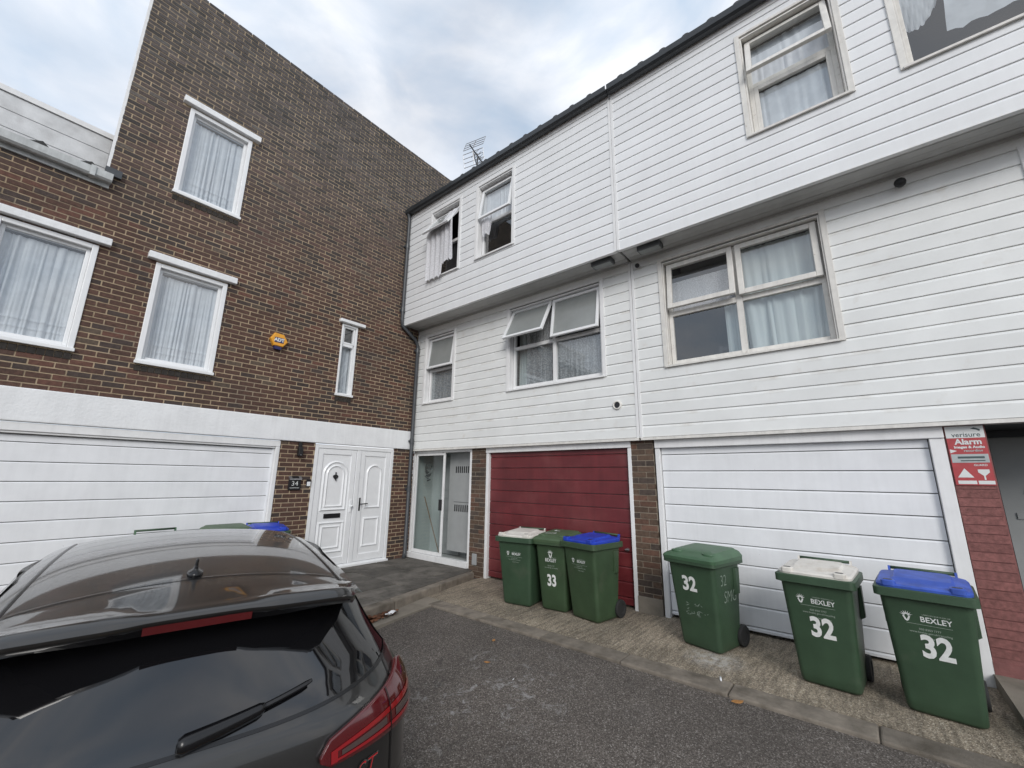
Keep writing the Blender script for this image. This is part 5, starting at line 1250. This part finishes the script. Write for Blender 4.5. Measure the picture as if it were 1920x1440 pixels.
mb.build('roof_seam', 'car_black', car, fix=False)
# aerial
mb = MB(); rr = []
for z, w, l, y in ((1.420, 0.030, 0.06, 0.44), (1.437, 0.027, 0.055, 0.44), (1.444, 0.014, 0.042, 0.44), (1.456, 0.008, 0.032, 0.43), (1.472, 0.006, 0.022, 0.415), (1.488, 0.006, 0.012, 0.40), (1.494, 0.004, 0.008, 0.398)):
    rr.append([Vector((-0.018+w*math.cos(2*math.pi*k/14), y+l*math.sin(2*math.pi*k/14), z)) for k in range(14)])
mb.rings(rr); mb.build('aerial', 'car_black', car, smooth=True)
# wiper
def WP(s, v, o): return CO(v, s, o)
mb = MB(); n = 16; rr = []
for k in range(n+1):
    t = k/n; s = -0.02+0.30*t; v = 6.12+0.22*t; h = 0.026*(1-0.35*t); c = WP(s, v, 0.0); nn = nrm(v, s); up_ = (CS(v+0.05, s)-CS(v-0.05, s)).normalized()
    e = 1.0 if 0 < k < n else 0.7
    rr.append([c+up_*(-h*e)+nn*0.006, c+up_*(-h*0.9*e)+nn*0.035, c+up_*(h*0.2)+nn*0.046, c+up_*(h*e)+nn*0.034, c+up_*(h*e)+nn*0.006])
mb.rings(rr); wp = mb.build('wiper_arm', 'car_black', car, smooth=True)
mb = MB(); mb.tube([WP(0.25+0.24*k/8, 6.34+0.16*k/8, 0.022) for k in range(9)], [0.009]*8+[0.006], 6); mb.build('wiper_blade', 'black_plastic', wp)
# tail lights
for sd in (-1, 1):
    def tl(a, b, lo=0.0, hi=1.0):
        s = 0.455+0.535*a; vl = 3.98+0.02*a+0.14*max(0, 1-a*14)+0.35*max(0, a-0.88)*8; vh = 4.45+1.25*a**0.8-0.22*max(0, 1-a*14)-0.25*max(0, a-0.9)*10
        b = lo+(hi-lo)*b; return (vl+(vh-vl)*b, sd*s)
    mb = MB(); patchgrid(mb, lambda a, b: tl(a, b), 40, 14, 0.012)
    m0 = len(mb.v)
    o = mb.build('tail_light', 'tail_red', car, smooth=True); so_ = o.modifiers.new('s', 'SOLIDIFY'); so_.thickness = 0.024; so_.offset = 0.0
    mb = MB(); patchgrid(mb, lambda a, b: tl(0.07+0.86*a, b, 0.40, 0.52), 36, 3, 0.0268); mb.build('light_bar', 'tail_bright', o, smooth=True)
    mb = MB(); patchgrid(mb, lambda a, b: tl(0.07+0.05*b, a, 0.08, 0.5), 8, 3, 0.0265); patchgrid(mb, lambda a, b: tl(0.08+0.86*a, b, 0.10, 0.17), 36, 3, 0.0266); mb.build('light_bar', 'tail_bright', o, smooth=True)
    mb = MB(); patchgrid(mb, lambda a, b: tl(0.15+0.40*a, b, 0.20, 0.35), 20, 3, 0.0267); patchgrid(mb, lambda a, b: tl(0.65+0.25*a, b, 0.20, 0.36), 14, 3, 0.0267); mb.build('reversing_lens', 'tail_clear', o, smooth=True)
    mb = MB(); patchgrid(mb, lambda a, b: tl(0.585+0.012*a, b), 2, 14, 0.0275); mb.build('lens_joint', 'car_black', o, smooth=True)
# badge
def bp_(x, y): 
    s = (0.575+x)/0.852; return CO(3.62+y/0.175, s, 0.004)
for bold, m, off in ((0.0012, 'chrome', 0.004), (-0.0016, 'badge_red', 0.006)):
    mb = MB(); add_text(mb, 'ST', 0.080, lambda x, y: CO(3.55+y/0.175, (0.575+x)/0.88, off), bold=bold, shear=0.35, sx=1.0); mb.build('badge', m, car, fix=False)
mb = MB(); mb.rings([[Vector((sx_*(0.27), -0.155, z)) for sx_, z in ((-1, 0.67), (1, 0.67), (1, 0.79), (-1, 0.79))], [Vector((sx_*(0.265), -0.168, z)) for sx_, z in ((-1, 0.675), (1, 0.675), (1, 0.785), (-1, 0.785))]]); mb.build('number_plate', 'alarm_yellow', car)
